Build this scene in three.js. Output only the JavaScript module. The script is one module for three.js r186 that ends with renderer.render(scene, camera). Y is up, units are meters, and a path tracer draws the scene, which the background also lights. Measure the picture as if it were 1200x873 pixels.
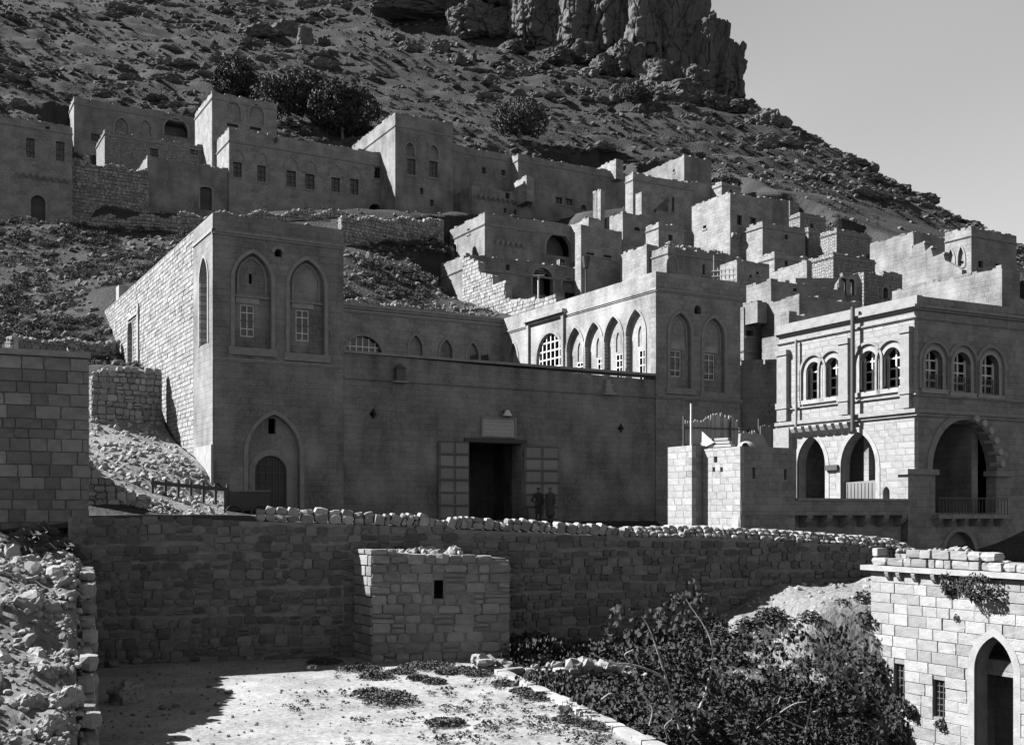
import * as THREE from 'three';
import { mergeGeometries, mergeVertices } from 'three/addons/utils/BufferGeometryUtils.js';
import { MarchingCubes } from 'three/addons/objects/MarchingCubes.js';

// ---------- camera, sky, sun, exposure ----------
function rng(seed) { let a = seed >>> 0; return () => { a = (a + 0x6D2B79F5) | 0; let t = Math.imul(a ^ (a >>> 15), 1 | a); t = (t + Math.imul(t ^ (t >>> 7), 61 | t)) ^ t; return ((t ^ (t >>> 14)) >>> 0) / 4294967296; }; }
const R = rng(7), rr = (a, b, r = R) => a + (b - a) * r();
const clamp = (x, a, b) => Math.min(b, Math.max(a, x)), lerp = (a, b, t) => a + (b - a) * t, sstep = (a, b, x) => { const t = clamp((x - a) / (b - a), 0, 1); return t * t * (3 - 2 * t); };
function hash(x, y, z, s) { let h = Math.imul(x, 374761393) ^ Math.imul(y, 668265263) ^ Math.imul(z, 2147483647 - 1013) ^ Math.imul(s, 1274126177); h = Math.imul(h ^ (h >>> 13), 1274126177); return ((h ^ (h >>> 16)) >>> 0) / 4294967296; }
function vnoise(x, y, z = 0, s = 0, per = 0) {
  const X = Math.floor(x), Y = Math.floor(y), Z = Math.floor(z), fx = x - X, fy = y - Y, fz = z - Z;
  const u = fx * fx * (3 - 2 * fx), v = fy * fy * (3 - 2 * fy), w = fz * fz * (3 - 2 * fz);
  const m = per ? (n) => ((n % per) + per) % per : (n) => n;
  const c = (i, j, k) => hash(m(X + i), m(Y + j), Z + k, s);
  const l = (k) => lerp(lerp(c(0, 0, k), c(1, 0, k), u), lerp(c(0, 1, k), c(1, 1, k), u), v);
  return fz === 0 ? l(0) : lerp(l(0), l(1), w);
}
function fbm(x, y, z = 0, o = 4, s = 0, per = 0) { let a = 0.5, t = 0, n = 0; for (let i = 0; i < o; i++) { t += a * vnoise(x, y, z, s + i, per); n += a; a *= 0.5; x *= 2; y *= 2; z *= 2; per *= 2; } return t / n; }
const F = 1300, CX = 600, HY = 600, EYE = 10;            // focal length in photo pixels, horizon row, eye height in metres
const scene = new THREE.Scene();
const camera = new THREE.PerspectiveCamera(2 * Math.atan(436.5 / F) * 180 / Math.PI, 1200 / 873, 0.5, 2000);
camera.position.set(0, EYE, 0);
camera.lookAt(0, EYE, -1);
camera.setViewOffset(1200, 873, 0, 436.5 - HY, 1200, 873);  // rising front: verticals stay upright
scene.add(camera);
const renderer = new THREE.WebGLRenderer({ antialias: true });
renderer.setSize(1200, 873);
renderer.toneMapping = THREE.LinearToneMapping;
renderer.toneMappingExposure = 3.75;
renderer.shadowMap.enabled = true;
const V3 = THREE.Vector3, V2 = THREE.Vector2, M4 = THREE.Matrix4;
function skyTone(x, y, z) { return fbm(x, y, z, 4, 501); }
{
  const w = 256, h = 128, data = new Float32Array(w * h * 4);
  for (let j = 0; j < h; j++) for (let i = 0; i < w; i++) {
    const el = (j + 0.5) / h * 180 - 90, t = Math.max(0, el) / 90;
    const az = i / w * 6.2832, cl = skyTone(Math.cos(az) * 3 + 9, Math.sin(az) * 3 + 9, el * 0.11), L = (0.036 + 0.245 * Math.exp(-t * 4)) * (0.86 + 0.28 * cl), k = (j * w + i) * 4;
    data[k] = L; data[k + 1] = L; data[k + 2] = L; data[k + 3] = 1;
  }
  const sky = new THREE.DataTexture(data, w, h, THREE.RGBAFormat, THREE.FloatType);
  sky.mapping = THREE.EquirectangularReflectionMapping; sky.magFilter = THREE.LinearFilter; sky.minFilter = THREE.LinearFilter; sky.needsUpdate = true;
  scene.background = sky; scene.environment = sky;
}
const sun = new THREE.DirectionalLight(0xffffff, 5);
sun.position.set(-0.758, 0.643, -0.077).multiplyScalar(220);
sun.position.z -= 80; sun.target.position.set(0, 0, -80); scene.add(sun, sun.target);
sun.castShadow = true; sun.shadow.mapSize.set(4096, 4096); sun.shadow.radius = 1;
Object.assign(sun.shadow.camera, { left: -150, right: 150, top: 150, bottom: -150, near: 1, far: 600 });

// ---------- helpers ----------
const at = (px, py, d) => new V3((px - CX) / F * d, EYE - (py - HY) / F * d, -d);   // photo reading + distance -> place in the world

// textures: grey surface tone and fine relief
function tex(size, tile, fn, colour) {
  const data = new Uint8Array(size * size * 4);
  for (let j = 0; j < size; j++) for (let i = 0; i < size; i++) {
    let v = clamp(fn(i / size, j / size), 0, 1);
    if (colour) v = v <= 0.0031308 ? v * 12.92 : 1.055 * Math.pow(v, 1 / 2.4) - 0.055;
    const k = (j * size + i) * 4; data[k] = data[k + 1] = data[k + 2] = Math.round(v * 255); data[k + 3] = 255;
  }
  const t = new THREE.DataTexture(data, size, size, THREE.RGBAFormat);
  t.wrapS = t.wrapT = THREE.RepeatWrapping; t.magFilter = THREE.LinearFilter; t.minFilter = THREE.LinearMipmapLinearFilter; t.generateMipmaps = true;
  if (colour) t.colorSpace = THREE.SRGBColorSpace;
  t.repeat.set(1 / tile, 1 / tile); t.needsUpdate = true; return t;
}
function ashlarField(rows, wmin, wmax, seed) {             // fine distant coursing
  const r = rng(seed), list = [];
  for (let k = 0; k < rows; k++) { const xs = [0]; let x = r() * 0.04; while (x < 1 - wmin) { x += wmin + r() * (wmax - wmin); if (x < 1 - wmin * 0.6) xs.push(x); } list.push({ xs, t: xs.map(() => r()) }); }
  return (u, v) => {
    const y = v * rows, k = Math.floor(y) % rows, row = list[k], fy = y - Math.floor(y);
    let i = row.xs.length - 1; while (i > 0 && row.xs[i] > u) i--;
    const x0 = row.xs[i], x1 = row.xs[i + 1] ?? 1;
    const ex = Math.min(u - x0, x1 - u) * rows, ey = Math.min(fy, 1 - fy);
    return { t: row.t[i], e: Math.min(ex, ey) };
  };
}
const A1 = ashlarField(14, 0.09, 0.2, 11);
const T = {};
T.ash = tex(1024, 4, (u, v) => { const c = A1(u, v); return (0.76 + 0.22 * c.t) * (0.72 + 0.5 * fbm(u * 24, v * 24, 0, 4, 3, 24)) * (0.62 + 0.62 * fbm(u * 3, v * 3, 0, 5, 9, 3)) - (c.e < 0.045 ? 0.15 : 0); }, true);
T.ashB = tex(1024, 4, (u, v) => { const c = A1(u, v); return sstep(0, 0.1, c.e) * 0.6 + 0.16 * c.t + 0.24 * fbm(u * 60, v * 60, 0, 3, 5, 60); });
T.plas = tex(1024, 9, (u, v) => 0.30 + 0.86 * fbm(u * 5, v * 5, 0, 6, 21, 5) + 0.36 * (fbm(u * 90, v * 90, 0, 3, 22, 90) - 0.5) + 0.34 * (fbm(u * 18, v * 3, 0, 4, 25, 3) - 0.5), true);
const A2 = ashlarField(28, 0.045, 0.1, 13);
T.fac = tex(1024, 8, (u, v) => { const c = A2(u, v); return (0.30 + 0.8 * fbm(u * 5, v * 5, 0, 6, 21, 5) + 0.3 * (fbm(u * 90, v * 90, 0, 3, 22, 90) - 0.5) + 0.3 * (fbm(u * 16, v * 2, 0, 4, 25, 2) - 0.5)) * (0.92 + 0.14 * c.t) - (c.e < 0.06 ? 0.11 : 0); }, true);
T.hill = tex(1024, 64, (u, v) => 0.1 + 0.75 * fbm(u * 10, v * 26, 0, 5, 121, 26) + 0.55 * (fbm(u * 40, v * 110, 0, 4, 122, 110) - 0.4) + 0.35 * fbm(u * 3, v * 4, 0, 3, 123, 12), true);
T.plasB = tex(1024, 3, (u, v) => 0.5 * fbm(u * 14, v * 14, 0, 5, 31, 14) + 0.5 * fbm(u * 70, v * 70, 0, 2, 32, 70));
T.gr = tex(1024, 7, (u, v) => 0.45 + 0.5 * fbm(u * 9, v * 9, 0, 5, 41, 9) + 0.5 * (fbm(u * 120, v * 120, 0, 3, 42, 120) - 0.5), true);
T.grB = tex(1024, 5, (u, v) => fbm(u * 40, v * 40, 0, 5, 51, 40));
const worley = (u, v, n, s) => { const x = u * n, y = v * n, X = Math.floor(x), Y = Math.floor(y); let a = 9, b = 9, id = 0; for (let j = -1; j < 2; j++) for (let i = -1; i < 2; i++) { const cx = (X + i + n) % n, cy = (Y + j + n) % n, dx = X + i + 0.15 + 0.7 * hash(cx, cy, 1, s) - x, dy = Y + j + 0.15 + 0.7 * hash(cx, cy, 2, s) - y, d = Math.hypot(dx, dy); if (d < a) { b = a; a = d; id = hash(cx, cy, 3, s); } else if (d < b) b = d; } return { e: b - a, id }; };
T.rub = tex(1024, 5, (u, v) => { const c = worley(u, v, 20, 4); return (0.62 + 0.3 * c.id) * (0.8 + 0.35 * fbm(u * 50, v * 50, 0, 3, 6, 50)) * (c.e < 0.1 ? 0.55 : 1); }, true);
T.rubB = tex(1024, 5, (u, v) => { const c = worley(u, v, 20, 4); return 0.75 * sstep(0, 0.35, c.e) + 0.25 * fbm(u * 50, v * 50, 0, 3, 7, 50); });
T.st = tex(512, 1.3, (u, v) => 0.66 + 0.4 * fbm(u * 6, v * 6, 0, 5, 61, 6) + 0.3 * (fbm(u * 60, v * 60, 0, 3, 62, 60) - 0.5), true);
T.stB = tex(512, 1.1, (u, v) => 0.6 * fbm(u * 10, v * 10, 0, 4, 71, 10) + 0.4 * fbm(u * 60, v * 60, 0, 2, 72, 60));
T.wood = tex(512, 1.5, (u, v) => 0.55 + 0.5 * fbm(u * 40, v * 3, 0, 4, 81, 3), true);
function mat(g, map, bump, bs, rough = 0.95, extra = {}) {
  const m = new THREE.MeshPhysicalMaterial({ roughness: rough, metalness: 0, specularIntensity: rough >= 0.9 ? 0.2 : 1, map: map || null, ...extra });   // dry stone and earth have next to no sheen
  m.color.setRGB(g, g, g); if (bump) { m.bumpMap = bump; m.bumpScale = bs; } return m;
}
const M = {
  ash: mat(0.21, T.ash, T.ashB, 0.016), ash2: mat(0.195, T.ash, T.ashB, 0.014), smooth: mat(0.2, T.st, T.stB, 0.006), pale: mat(0.245, T.st, T.stB, 0.006),
  plas: mat(0.22, T.plas, T.plasB, 0.008), plas2: mat(0.21, T.fac, T.ashB, 0.01), white: mat(0.27, T.plas, T.ashB, 0.008), rub: mat(0.22, T.rub, T.rubB, 0.06),
  mortar: mat(0.17, T.st, T.stB, 0.02), roof: mat(0.15, T.gr, T.grB, 0.02), hill: mat(0.046, T.hill, T.grB, 0.1), garden: mat(0.08, T.gr, T.grB, 0.06), street: mat(0.15, T.gr, T.grB, 0.03), plain: mat(0.06, T.gr, T.grB, 0.03), terrace: mat(0.27, T.gr, T.grB, 0.02),
  frame: mat(0.42, null, null, 0, 0.6), glass: new THREE.MeshPhysicalMaterial({ color: 0xb0b0b0, roughness: 0.06, metalness: 0, transmission: 1, thickness: 0, ior: 1.5 }), iron: mat(0.04, null, null, 0, 0.6), sootShade: mat(0.03, T.st),
  wood: mat(0.15, T.wood, T.wood, 0.004), woodD: mat(0.07, T.wood, T.wood, 0.004), woodP: mat(0.3, T.wood, T.wood, 0.004), cloth: mat(0.05, T.st, T.stB, 0.003), skin: mat(0.12, null, null, 0, 0.7), woodP2: mat(0.22, T.wood, T.wood, 0.004),
};
M.lit = M.smooth; M.strap = mat(0.11, T.wood); M.earth = mat(0.2, T.gr, T.grB, 0.05);
const greys = (lo, hi, bs) => [0, 1, 2, 3, 4].map(k => mat(lerp(lo, hi, k / 4), T.st, T.stB, bs));
const stoneMats = greys(0.16, 0.26, 0.012), darkStone = greys(0.08, 0.15, 0.014), paleStone = greys(0.21, 0.28, 0.01);

const used = new Map();
const numbered = (n) => { const c = used.get(n) || 0; used.set(n, c + 1); return c ? n + '_' + String(c).padStart(3, '0') : n; };
function shade(o) { o.castShadow = true; o.receiveShadow = true; return o; }
function thing(name, label, category, pos, group) { const g = new THREE.Group(); g.name = numbered(name); g.position.copy(pos || new V3()); g.userData = { label, category }; if (group) g.userData.group = group; scene.add(g); return g; }
function single(name, label, category, geo, m, pos, group) { const o = shade(new THREE.Mesh(geo, m)); o.name = numbered(name); o.userData = { label, category }; if (group) o.userData.group = group; if (pos) o.position.copy(pos); scene.add(o); return o; }
function structure(name, geo, m) { const o = shade(new THREE.Mesh(geo, m)); o.name = numbered(name); o.userData = { kind: 'structure' }; scene.add(o); return o; }
function part(parent, name, geo, m, kind) { const o = shade(new THREE.Mesh(geo, m)); o.name = name; if (kind) o.userData.kind = kind; parent.add(o); return o; }
function uvBox(g0) {                                        // uv in metres, by the way each face points
  const g = g0.index ? g0.toNonIndexed() : g0; g.computeVertexNormals();
  const p = g.attributes.position, n = g.attributes.normal, uv = new Float32Array(p.count * 2);
  for (let i = 0; i < p.count; i++) {
    const ax = Math.abs(n.getX(i)), ay = Math.abs(n.getY(i)), az = Math.abs(n.getZ(i)), x = p.getX(i), y = p.getY(i), z = p.getZ(i);
    if (ay > ax && ay > az) { uv[2 * i] = x; uv[2 * i + 1] = z; } else { const h = ax > 0 || az > 0 ? (x * n.getZ(i) - z * n.getX(i)) : x; uv[2 * i] = h; uv[2 * i + 1] = y; }
  }
  g.setAttribute('uv', new THREE.BufferAttribute(uv, 2)); return g;
}
const box = (x0, x1, y0, y1, z0, z1) => new THREE.BoxGeometry(Math.abs(x1 - x0), Math.abs(y1 - y0), Math.abs(z1 - z0)).translate((x0 + x1) / 2, (y0 + y1) / 2, (z0 + z1) / 2);
const merge = (a) => mergeGeometries(a.map(g => { const h = g.index ? g.toNonIndexed() : g; for (const k of Object.keys(h.attributes)) if (!['position', 'normal', 'uv'].includes(k)) h.deleteAttribute(k); if (!h.attributes.uv) h.setAttribute('uv', new THREE.BufferAttribute(new Float32Array(h.attributes.position.count * 2), 2)); return h; }));

// a plane of a building: u runs to the right seen from outside, n points out
class Face {
  constructor(root, o, ang) {
    this.root = root; this.o = o.clone(); this.ang = ang;
    this.u = new V3(Math.cos(ang), 0, -Math.sin(ang)); this.n = new V3(Math.sin(ang), 0, Math.cos(ang));
    this.m = new M4().makeBasis(this.u, new V3(0, 1, 0), this.n).setPosition(this.o.clone().sub(root.position));
  }
  at(px, py, z = 0) { const dir = new V3((px - CX) / F, (HY - py) / F, -1), E = new V3(0, EYE, 0), o = this.o.clone().addScaledVector(this.n, z), t = o.clone().sub(E).dot(this.n) / dir.dot(this.n), p = E.addScaledVector(dir, t).sub(o); return [p.dot(this.u), p.y, t]; }
  w(x, y, z = 0) { return this.o.clone().addScaledVector(this.u, x).addScaledVector(this.n, z).add(new V3(0, y, 0)); }
  bake(g) { return uvBox(g.applyMatrix4(this.m)); }
  box(name, m, x0, x1, y0, y1, z0, z1, parent) { return part(parent || this.root, name, this.bake(box(x0, x1, y0, y1, z0, z1)), m); }
  shape(name, m, pts, holes, z0, z1, parent) {
    const s = new THREE.Shape(pts.map(p => new V2(p[0], p[1]))); for (const h of holes || []) s.holes.push(new THREE.Path(h.map(p => new V2(p[0], p[1]))));
    return part(parent || this.root, name, this.bake(new THREE.ExtrudeGeometry(s, { depth: z1 - z0, bevelEnabled: false, curveSegments: 4 }).translate(0, 0, z0)), m);
  }
  spec(px, top, bot, pw, a = 0, rise) { const [x, y1] = this.at(px, top), y0 = this.at(px, bot)[1], w = Math.abs(this.at(px + pw / 2, top)[0] - this.at(px - pw / 2, top)[0]); return { x, y: y0, w, h: y1 - y0, a, rise }; }
}
function outline(s, g = 0, gb = 0) {                        // opening outline, grown by g (gb at the foot)
  const w = s.w / 2 + g, y0 = s.y - gb, top = s.y + s.h + g, out = [[s.x - w, y0], [s.x + w, y0]];
  if (!s.a) { out.push([s.x + w, top], [s.x - w, top]); return out; }
  const rise = s.rise ? s.rise + g : s.a === 'r' ? w : s.a === 's' ? w * 0.45 : w * 1.45, ys = top - rise, n = 9;
  if (s.a === 'p') { const Rr = (rise * rise + w * w) / (2 * w), c = w - Rr, am = Math.atan2(rise, -c); for (let i = 0; i <= n; i++) { const t = am * i / n; out.push([s.x + c + Rr * Math.cos(t), ys + Rr * Math.sin(t)]); } for (let i = n - 1; i >= 0; i--) { const t = am * i / n; out.push([s.x - c - Rr * Math.cos(t), ys + Rr * Math.sin(t)]); } }
  else { for (let i = 0; i <= 2 * n; i++) { const t = Math.PI * i / (2 * n); out.push([s.x + w * Math.cos(t), ys + rise * Math.sin(t)]); } }
  return out;
}
function ring(face, s, g0, g1, z0, z1, m, name = 'arch_moulding', foot, parent) {       // band round an opening, open at the foot
  const o = outline(s, g1), i = outline(s, g0); const y = foot ?? s.y; o[0][1] = o[1][1] = i[0][1] = i[1][1] = y;
  return face.shape(name, m, ringLoop(o, i), [], z0, z1, parent);
}
function ringLoop(o, i) { const oo = o.slice(1).concat([o[0]]), ii = i.slice(1).concat([i[0]]); return [...oo, ...ii.reverse()].slice(0); }
function bars(s, cols, rows, b, z0, z1, edge = b) {         // window bars inside an outline
  const y1 = s.y + s.h, x0 = s.x - s.w / 2, x1 = s.x + s.w / 2, g = [];
  const rise = !s.a ? 0 : s.rise ? s.rise : s.a === 'r' ? s.w / 2 : s.w / 2 * 1.45;
  const topAt = (x) => { if (!s.a) return y1; const t = Math.abs(x - s.x) / (s.w / 2); return y1 - rise + rise * (s.a === 'p' ? Math.pow(Math.max(0, 1 - t * t), 0.62) : Math.sqrt(Math.max(0, 1 - t * t))); };
  for (let c = 0; c <= cols; c++) { const x = lerp(x0, x1, c / cols), e = c === 0 || c === cols ? edge : b, xc = clamp(x, x0 + e / 2, x1 - e / 2); g.push(box(xc - e / 2, xc + e / 2, s.y, Math.max(s.y + 0.02, topAt(xc) - 0.01), z0, z1)); }
  for (let r = 0; r <= rows; r++) { const y = lerp(s.y, y1 - (s.a ? rise * 0.0 : 0), r / rows), e = r === 0 || (r === rows && !s.a) ? edge : b; if (s.a && r === rows) continue; const yc = clamp(y, s.y + e / 2, y1 - e / 2); let hw = s.w / 2; if (s.a && yc > y1 - rise) { const q = (yc - (y1 - rise)) / rise; hw *= s.a === 'p' ? Math.sqrt(Math.max(0, 1 - Math.pow(q, 1 / 0.62))) : Math.sqrt(Math.max(0, 1 - q * q)); } g.push(box(s.x - hw, s.x + hw, yc - e / 2, yc + e / 2, z0 + 0.003, z1 - 0.003)); }
  return merge(g);
}
function win(face, s, o = {}) {                             // recessed window with panes, frame, lintel and sill
  const rc = o.recess ?? 0.22, p = face.shape(o.name || 'window', o.glass || M.glass, outline(s, 0.03), [], -rc - 0.03, -rc);
  if (o.cols) part(p, o.bar || 'frame', face.bake(bars(s, o.cols, o.rows, o.b || 0.05, -rc + 0.004, -rc + 0.05, o.edge || 0.07)), o.fm || M.frame);
  if (o.lintel) face.box('lintel', o.lm || M.pale, s.x - s.w / 2 - 0.22, s.x + s.w / 2 + 0.22, s.y + s.h + 0.02, s.y + s.h + o.lintel, -0.1, (o.z || 0) + 0.03, p);
  if (o.sill) face.box('sill', M.smooth, s.x - s.w / 2 - 0.12, s.x + s.w / 2 + 0.12, s.y - 0.14, s.y - 0.005, -0.15, (o.z || 0) + 0.07, p);
  return p;
}
function band(face, m, x0, x1, y0, y1, z, name = 'string_course') { const g = merge([box(x0, x1, y0 + (y1 - y0) * 0.45, y1, -0.05, z), box(x0, x1, y0, y0 + (y1 - y0) * 0.45 - 0.001, -0.05, z * 0.5)]); return part(face.root, name, face.bake(g), m); }
const corbelShape = new THREE.Shape([[0, 0], [0, -0.5], [0.35, -0.42], [0.75, -0.28], [1, -0.1], [1, 0]].map(p => new V2(...p)));
function corbels(face, m, x0, x1, y, n, w, proud, h) {
  const g0 = new THREE.ExtrudeGeometry(corbelShape, { depth: 1, bevelEnabled: false }).translate(0, 0, -0.5).rotateY(-Math.PI / 2);  // x: -.5...5, z: out
  for (let i = 0; i < n; i++) { const g = g0.clone().scale(w, h / 0.5, proud).translate(lerp(x0, x1, n > 1 ? i / (n - 1) : 0.5), y, 0); part(face.root, 'corbel', face.bake(g), m); }
}
// individual stones
function roughBox(seed, rnd, am) { const g = mergeVertices(new THREE.BoxGeometry(1, 1, 1, 2, 2, 2).deleteAttribute('normal').deleteAttribute('uv')), p = g.attributes.position, r = rng(seed); for (let i = 0; i < p.count; i++) { const x = p.getX(i), y = p.getY(i), z = p.getZ(i), k = (Math.abs(x) > .4) + (Math.abs(y) > .4) + (Math.abs(z) > .4), f = k === 3 ? 1 - rnd : k === 2 ? 1 - rnd * 0.35 : 1 + rnd * 0.12; p.setXYZ(i, x * f + (r() - .5) * am, y * f + (r() - .5) * am, z * f + (r() - .5) * am); } const o = uvBox(g), uv = o.attributes.uv; for (let i = 0; i < uv.count; i++) uv.setXY(i, uv.getX(i) * 0.5 + seed * 0.37, uv.getY(i) * 0.35 + seed * 0.21); return o; }
function blockGeo(seed, ch, am) { const r = rng(seed), j = () => (r() - .5) * am, v = [[-.5, -.5, -.5], [.5, -.5, -.5], [.5, .5, -.5], [-.5, .5, -.5], [-.5 + j(), -.5, .5 - ch * 2], [.5 + j(), -.5, .5 - ch * 2], [.5, .5, .5 - ch * 2], [-.5, .5, .5 - ch * 2], [-.5 + ch * .5, -.5 + ch, .5 + j()], [.5 - ch * .5, -.5 + ch, .5 + j()], [.5 - ch * .5, .5 - ch, .5 + j()], [-.5 + ch * .5, .5 - ch, .5 + j()]], q = [[8, 9, 10, 11], [4, 5, 9, 8], [5, 6, 10, 9], [6, 7, 11, 10], [7, 4, 8, 11], [0, 1, 5, 4], [1, 2, 6, 5], [2, 3, 7, 6], [3, 0, 4, 7]], pos = []; for (const [a, b, c, d] of q) for (const i of [a, b, c, a, c, d]) pos.push(...v[i]); const g = new THREE.BufferGeometry(); g.setAttribute('position', new THREE.Float32BufferAttribute(pos, 3)); const o = uvBox(g), uv = o.attributes.uv; for (let i = 0; i < uv.count; i++) uv.setXY(i, uv.getX(i) * 0.5 + seed * 0.29, uv.getY(i) * 0.3 + seed * 0.43); return o; }
const ROUGH = [1, 2, 3, 4, 5, 6, 7, 8].map(s => roughBox(s, 0.16, 0.1)), HEWN = [11, 12, 13, 14, 15, 16].map(s => roughBox(s, 0.07, 0.055)), BLOCK = [21, 22, 23, 24, 25].map(s => blockGeo(s, 0.06, 0.03)), SHARP = [31, 32, 33, 34].map(s => blockGeo(s, 0.025, 0.012)), LOOSE = [41, 42, 43, 44, 45, 46].map(s => roughBox(s, 0.3, 0.2));
function bandSpan(poly, y0, y1) { let a = 1e9, b = -1e9; const n = poly.length, add = (x) => { a = Math.min(a, x); b = Math.max(b, x); }; for (let i = 0; i < n; i++) { const p = poly[i], q = poly[(i + 1) % n]; if (p[1] >= y0 && p[1] <= y1) add(p[0]); for (const y of [y0, y1]) if ((p[1] - y) * (q[1] - y) < 0) add(p[0] + (q[0] - p[0]) * (y - p[1]) / (q[1] - p[1])); } return b > a ? [a, b] : null; }
// courses of stones over a face; the largest in view become parts, the rest one piece of stuff
function stones(face, x0, x1, y0, y1, o) {
  const r = rng(o.seed || 1), list = [], holes = o.holes || []; let y = y0, row = 0;
  const topOf = typeof y1 === 'function' ? y1 : () => y1, yMax = typeof y1 === 'function' ? o.ymax : y1;
  while (y < yMax - 0.05) {
    const h = Math.min(rr(o.ch[0], o.ch[1], r), yMax - y); let segs = [[x0, x1]];
    for (const hp of holes) { const sp = bandSpan(hp, y + 0.01, y + h - 0.01); if (!sp) continue; const ns = []; for (const [a, b] of segs) { if (sp[0] > a) ns.push([a, Math.min(b, sp[0])]); if (sp[1] < b) ns.push([Math.max(a, sp[1]), b]); } segs = ns.filter(q => q[1] - q[0] > 0.03); }
    for (const [a, b] of segs) { let x = a; while (x < b - 0.02) { let w = rr(o.cw[0], o.cw[1], r); if (x + w > b - o.cw[0] * 0.5) w = b - x; const cx = x + w / 2; if (y + h * 0.6 <= topOf(cx)) { const split = o.split && r() < o.split && h > 0.22; if (split) { const k = rr(0.4, 0.6, r); list.push({ x: cx, y: y + h * k / 2, w, h: h * k }); list.push({ x: cx, y: y + h * (k + (1 - k) / 2), w, h: h * (1 - k) }); } else list.push({ x: cx, y: y + h / 2, w, h: Math.min(h, Math.max(0.1, topOf(cx) - y + 0.08)) }); } x += w; } }
    y += h; row++;
  }
  if (o.wavy) for (const s of list) { const k = Math.round(s.y * 3); s.y += o.wavy * 2 * (fbm(s.x * 0.5, k * 3.7, 0, 2, 77) - 0.5); s.h *= 1 + 0.5 * (r() - 0.5); s.w *= 1 + 0.24 * (r() - 0.5); }
  const jt = o.joint ?? 0.02, geos = o.geos, mats = o.mats;
  for (const s of list) { s.g = Math.floor(r() * geos.length); s.m = clamp(Math.floor(r() * mats.length + (o.tone ? o.tone(s.x, s.y) : 0)), 0, mats.length - 1); s.z = (r() - .5) * (o.jz ?? 0.03); s.rot = (r() - .5) * (o.rot || 0); const W = face.w(s.x, s.y), d = -W.z; s.key = (o.vis && !o.vis(CX + W.x / d * F, HY - (W.y - EYE) / d * F)) ? 0 : s.w * s.h / d / d; s.px = Math.max(s.w, s.h) * F / d * 0.853; }
  const dep = o.depth ?? 0.2, mt = new M4(), pl = (s) => mt.clone().makeTranslation(s.x, s.y, s.z - dep / 2 + (o.proud ?? 0.03)).multiply(new M4().makeRotationZ(s.rot)).multiply(new M4().makeScale(Math.max(0.03, s.w - jt), Math.max(0.03, s.h - jt), dep)).premultiply(face.m);
  list.sort((a, b) => b.key - a.key); let np = 0; const rest = [];
  for (const s of list) { if (np < (o.parts ?? 300) && s.key > 0 && s.px >= (o.minpx ?? 9)) { const q = shade(new THREE.Mesh(geos[s.g], mats[s.m])); q.name = o.name || 'stone'; pl(s).decompose(q.position, q.quaternion, q.scale); face.root.add(q); np++; } else rest.push(s); }
  if (rest.length) for (let k = 0; k < Math.min(3, geos.length); k++) { const L = rest.filter((_, i) => i % Math.min(3, geos.length) === k); if (!L.length) continue; const im = shade(new THREE.InstancedMesh(geos[k], mats[Math.floor(mats.length / 2)], L.length)); L.forEach((s, i) => { im.setMatrixAt(i, pl(s)); const f = 0.75 + 0.125 * s.m; im.setColorAt(i, new THREE.Color().setRGB(f, f, f)); }); im.name = 'small_stones'; im.userData.kind = 'stuff'; face.root.add(im); }
  return list.length;
}
function prism(root, name, pts, y0, y1, m) { const s = new THREE.Shape(pts.map(p => new V2(p.x - root.position.x, -(p.z - root.position.z)))); return part(root, name, uvBox(new THREE.ExtrudeGeometry(s, { depth: y1 - y0, bevelEnabled: false }).rotateX(-Math.PI / 2).translate(0, y0 - root.position.y, 0)), m); }

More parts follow.
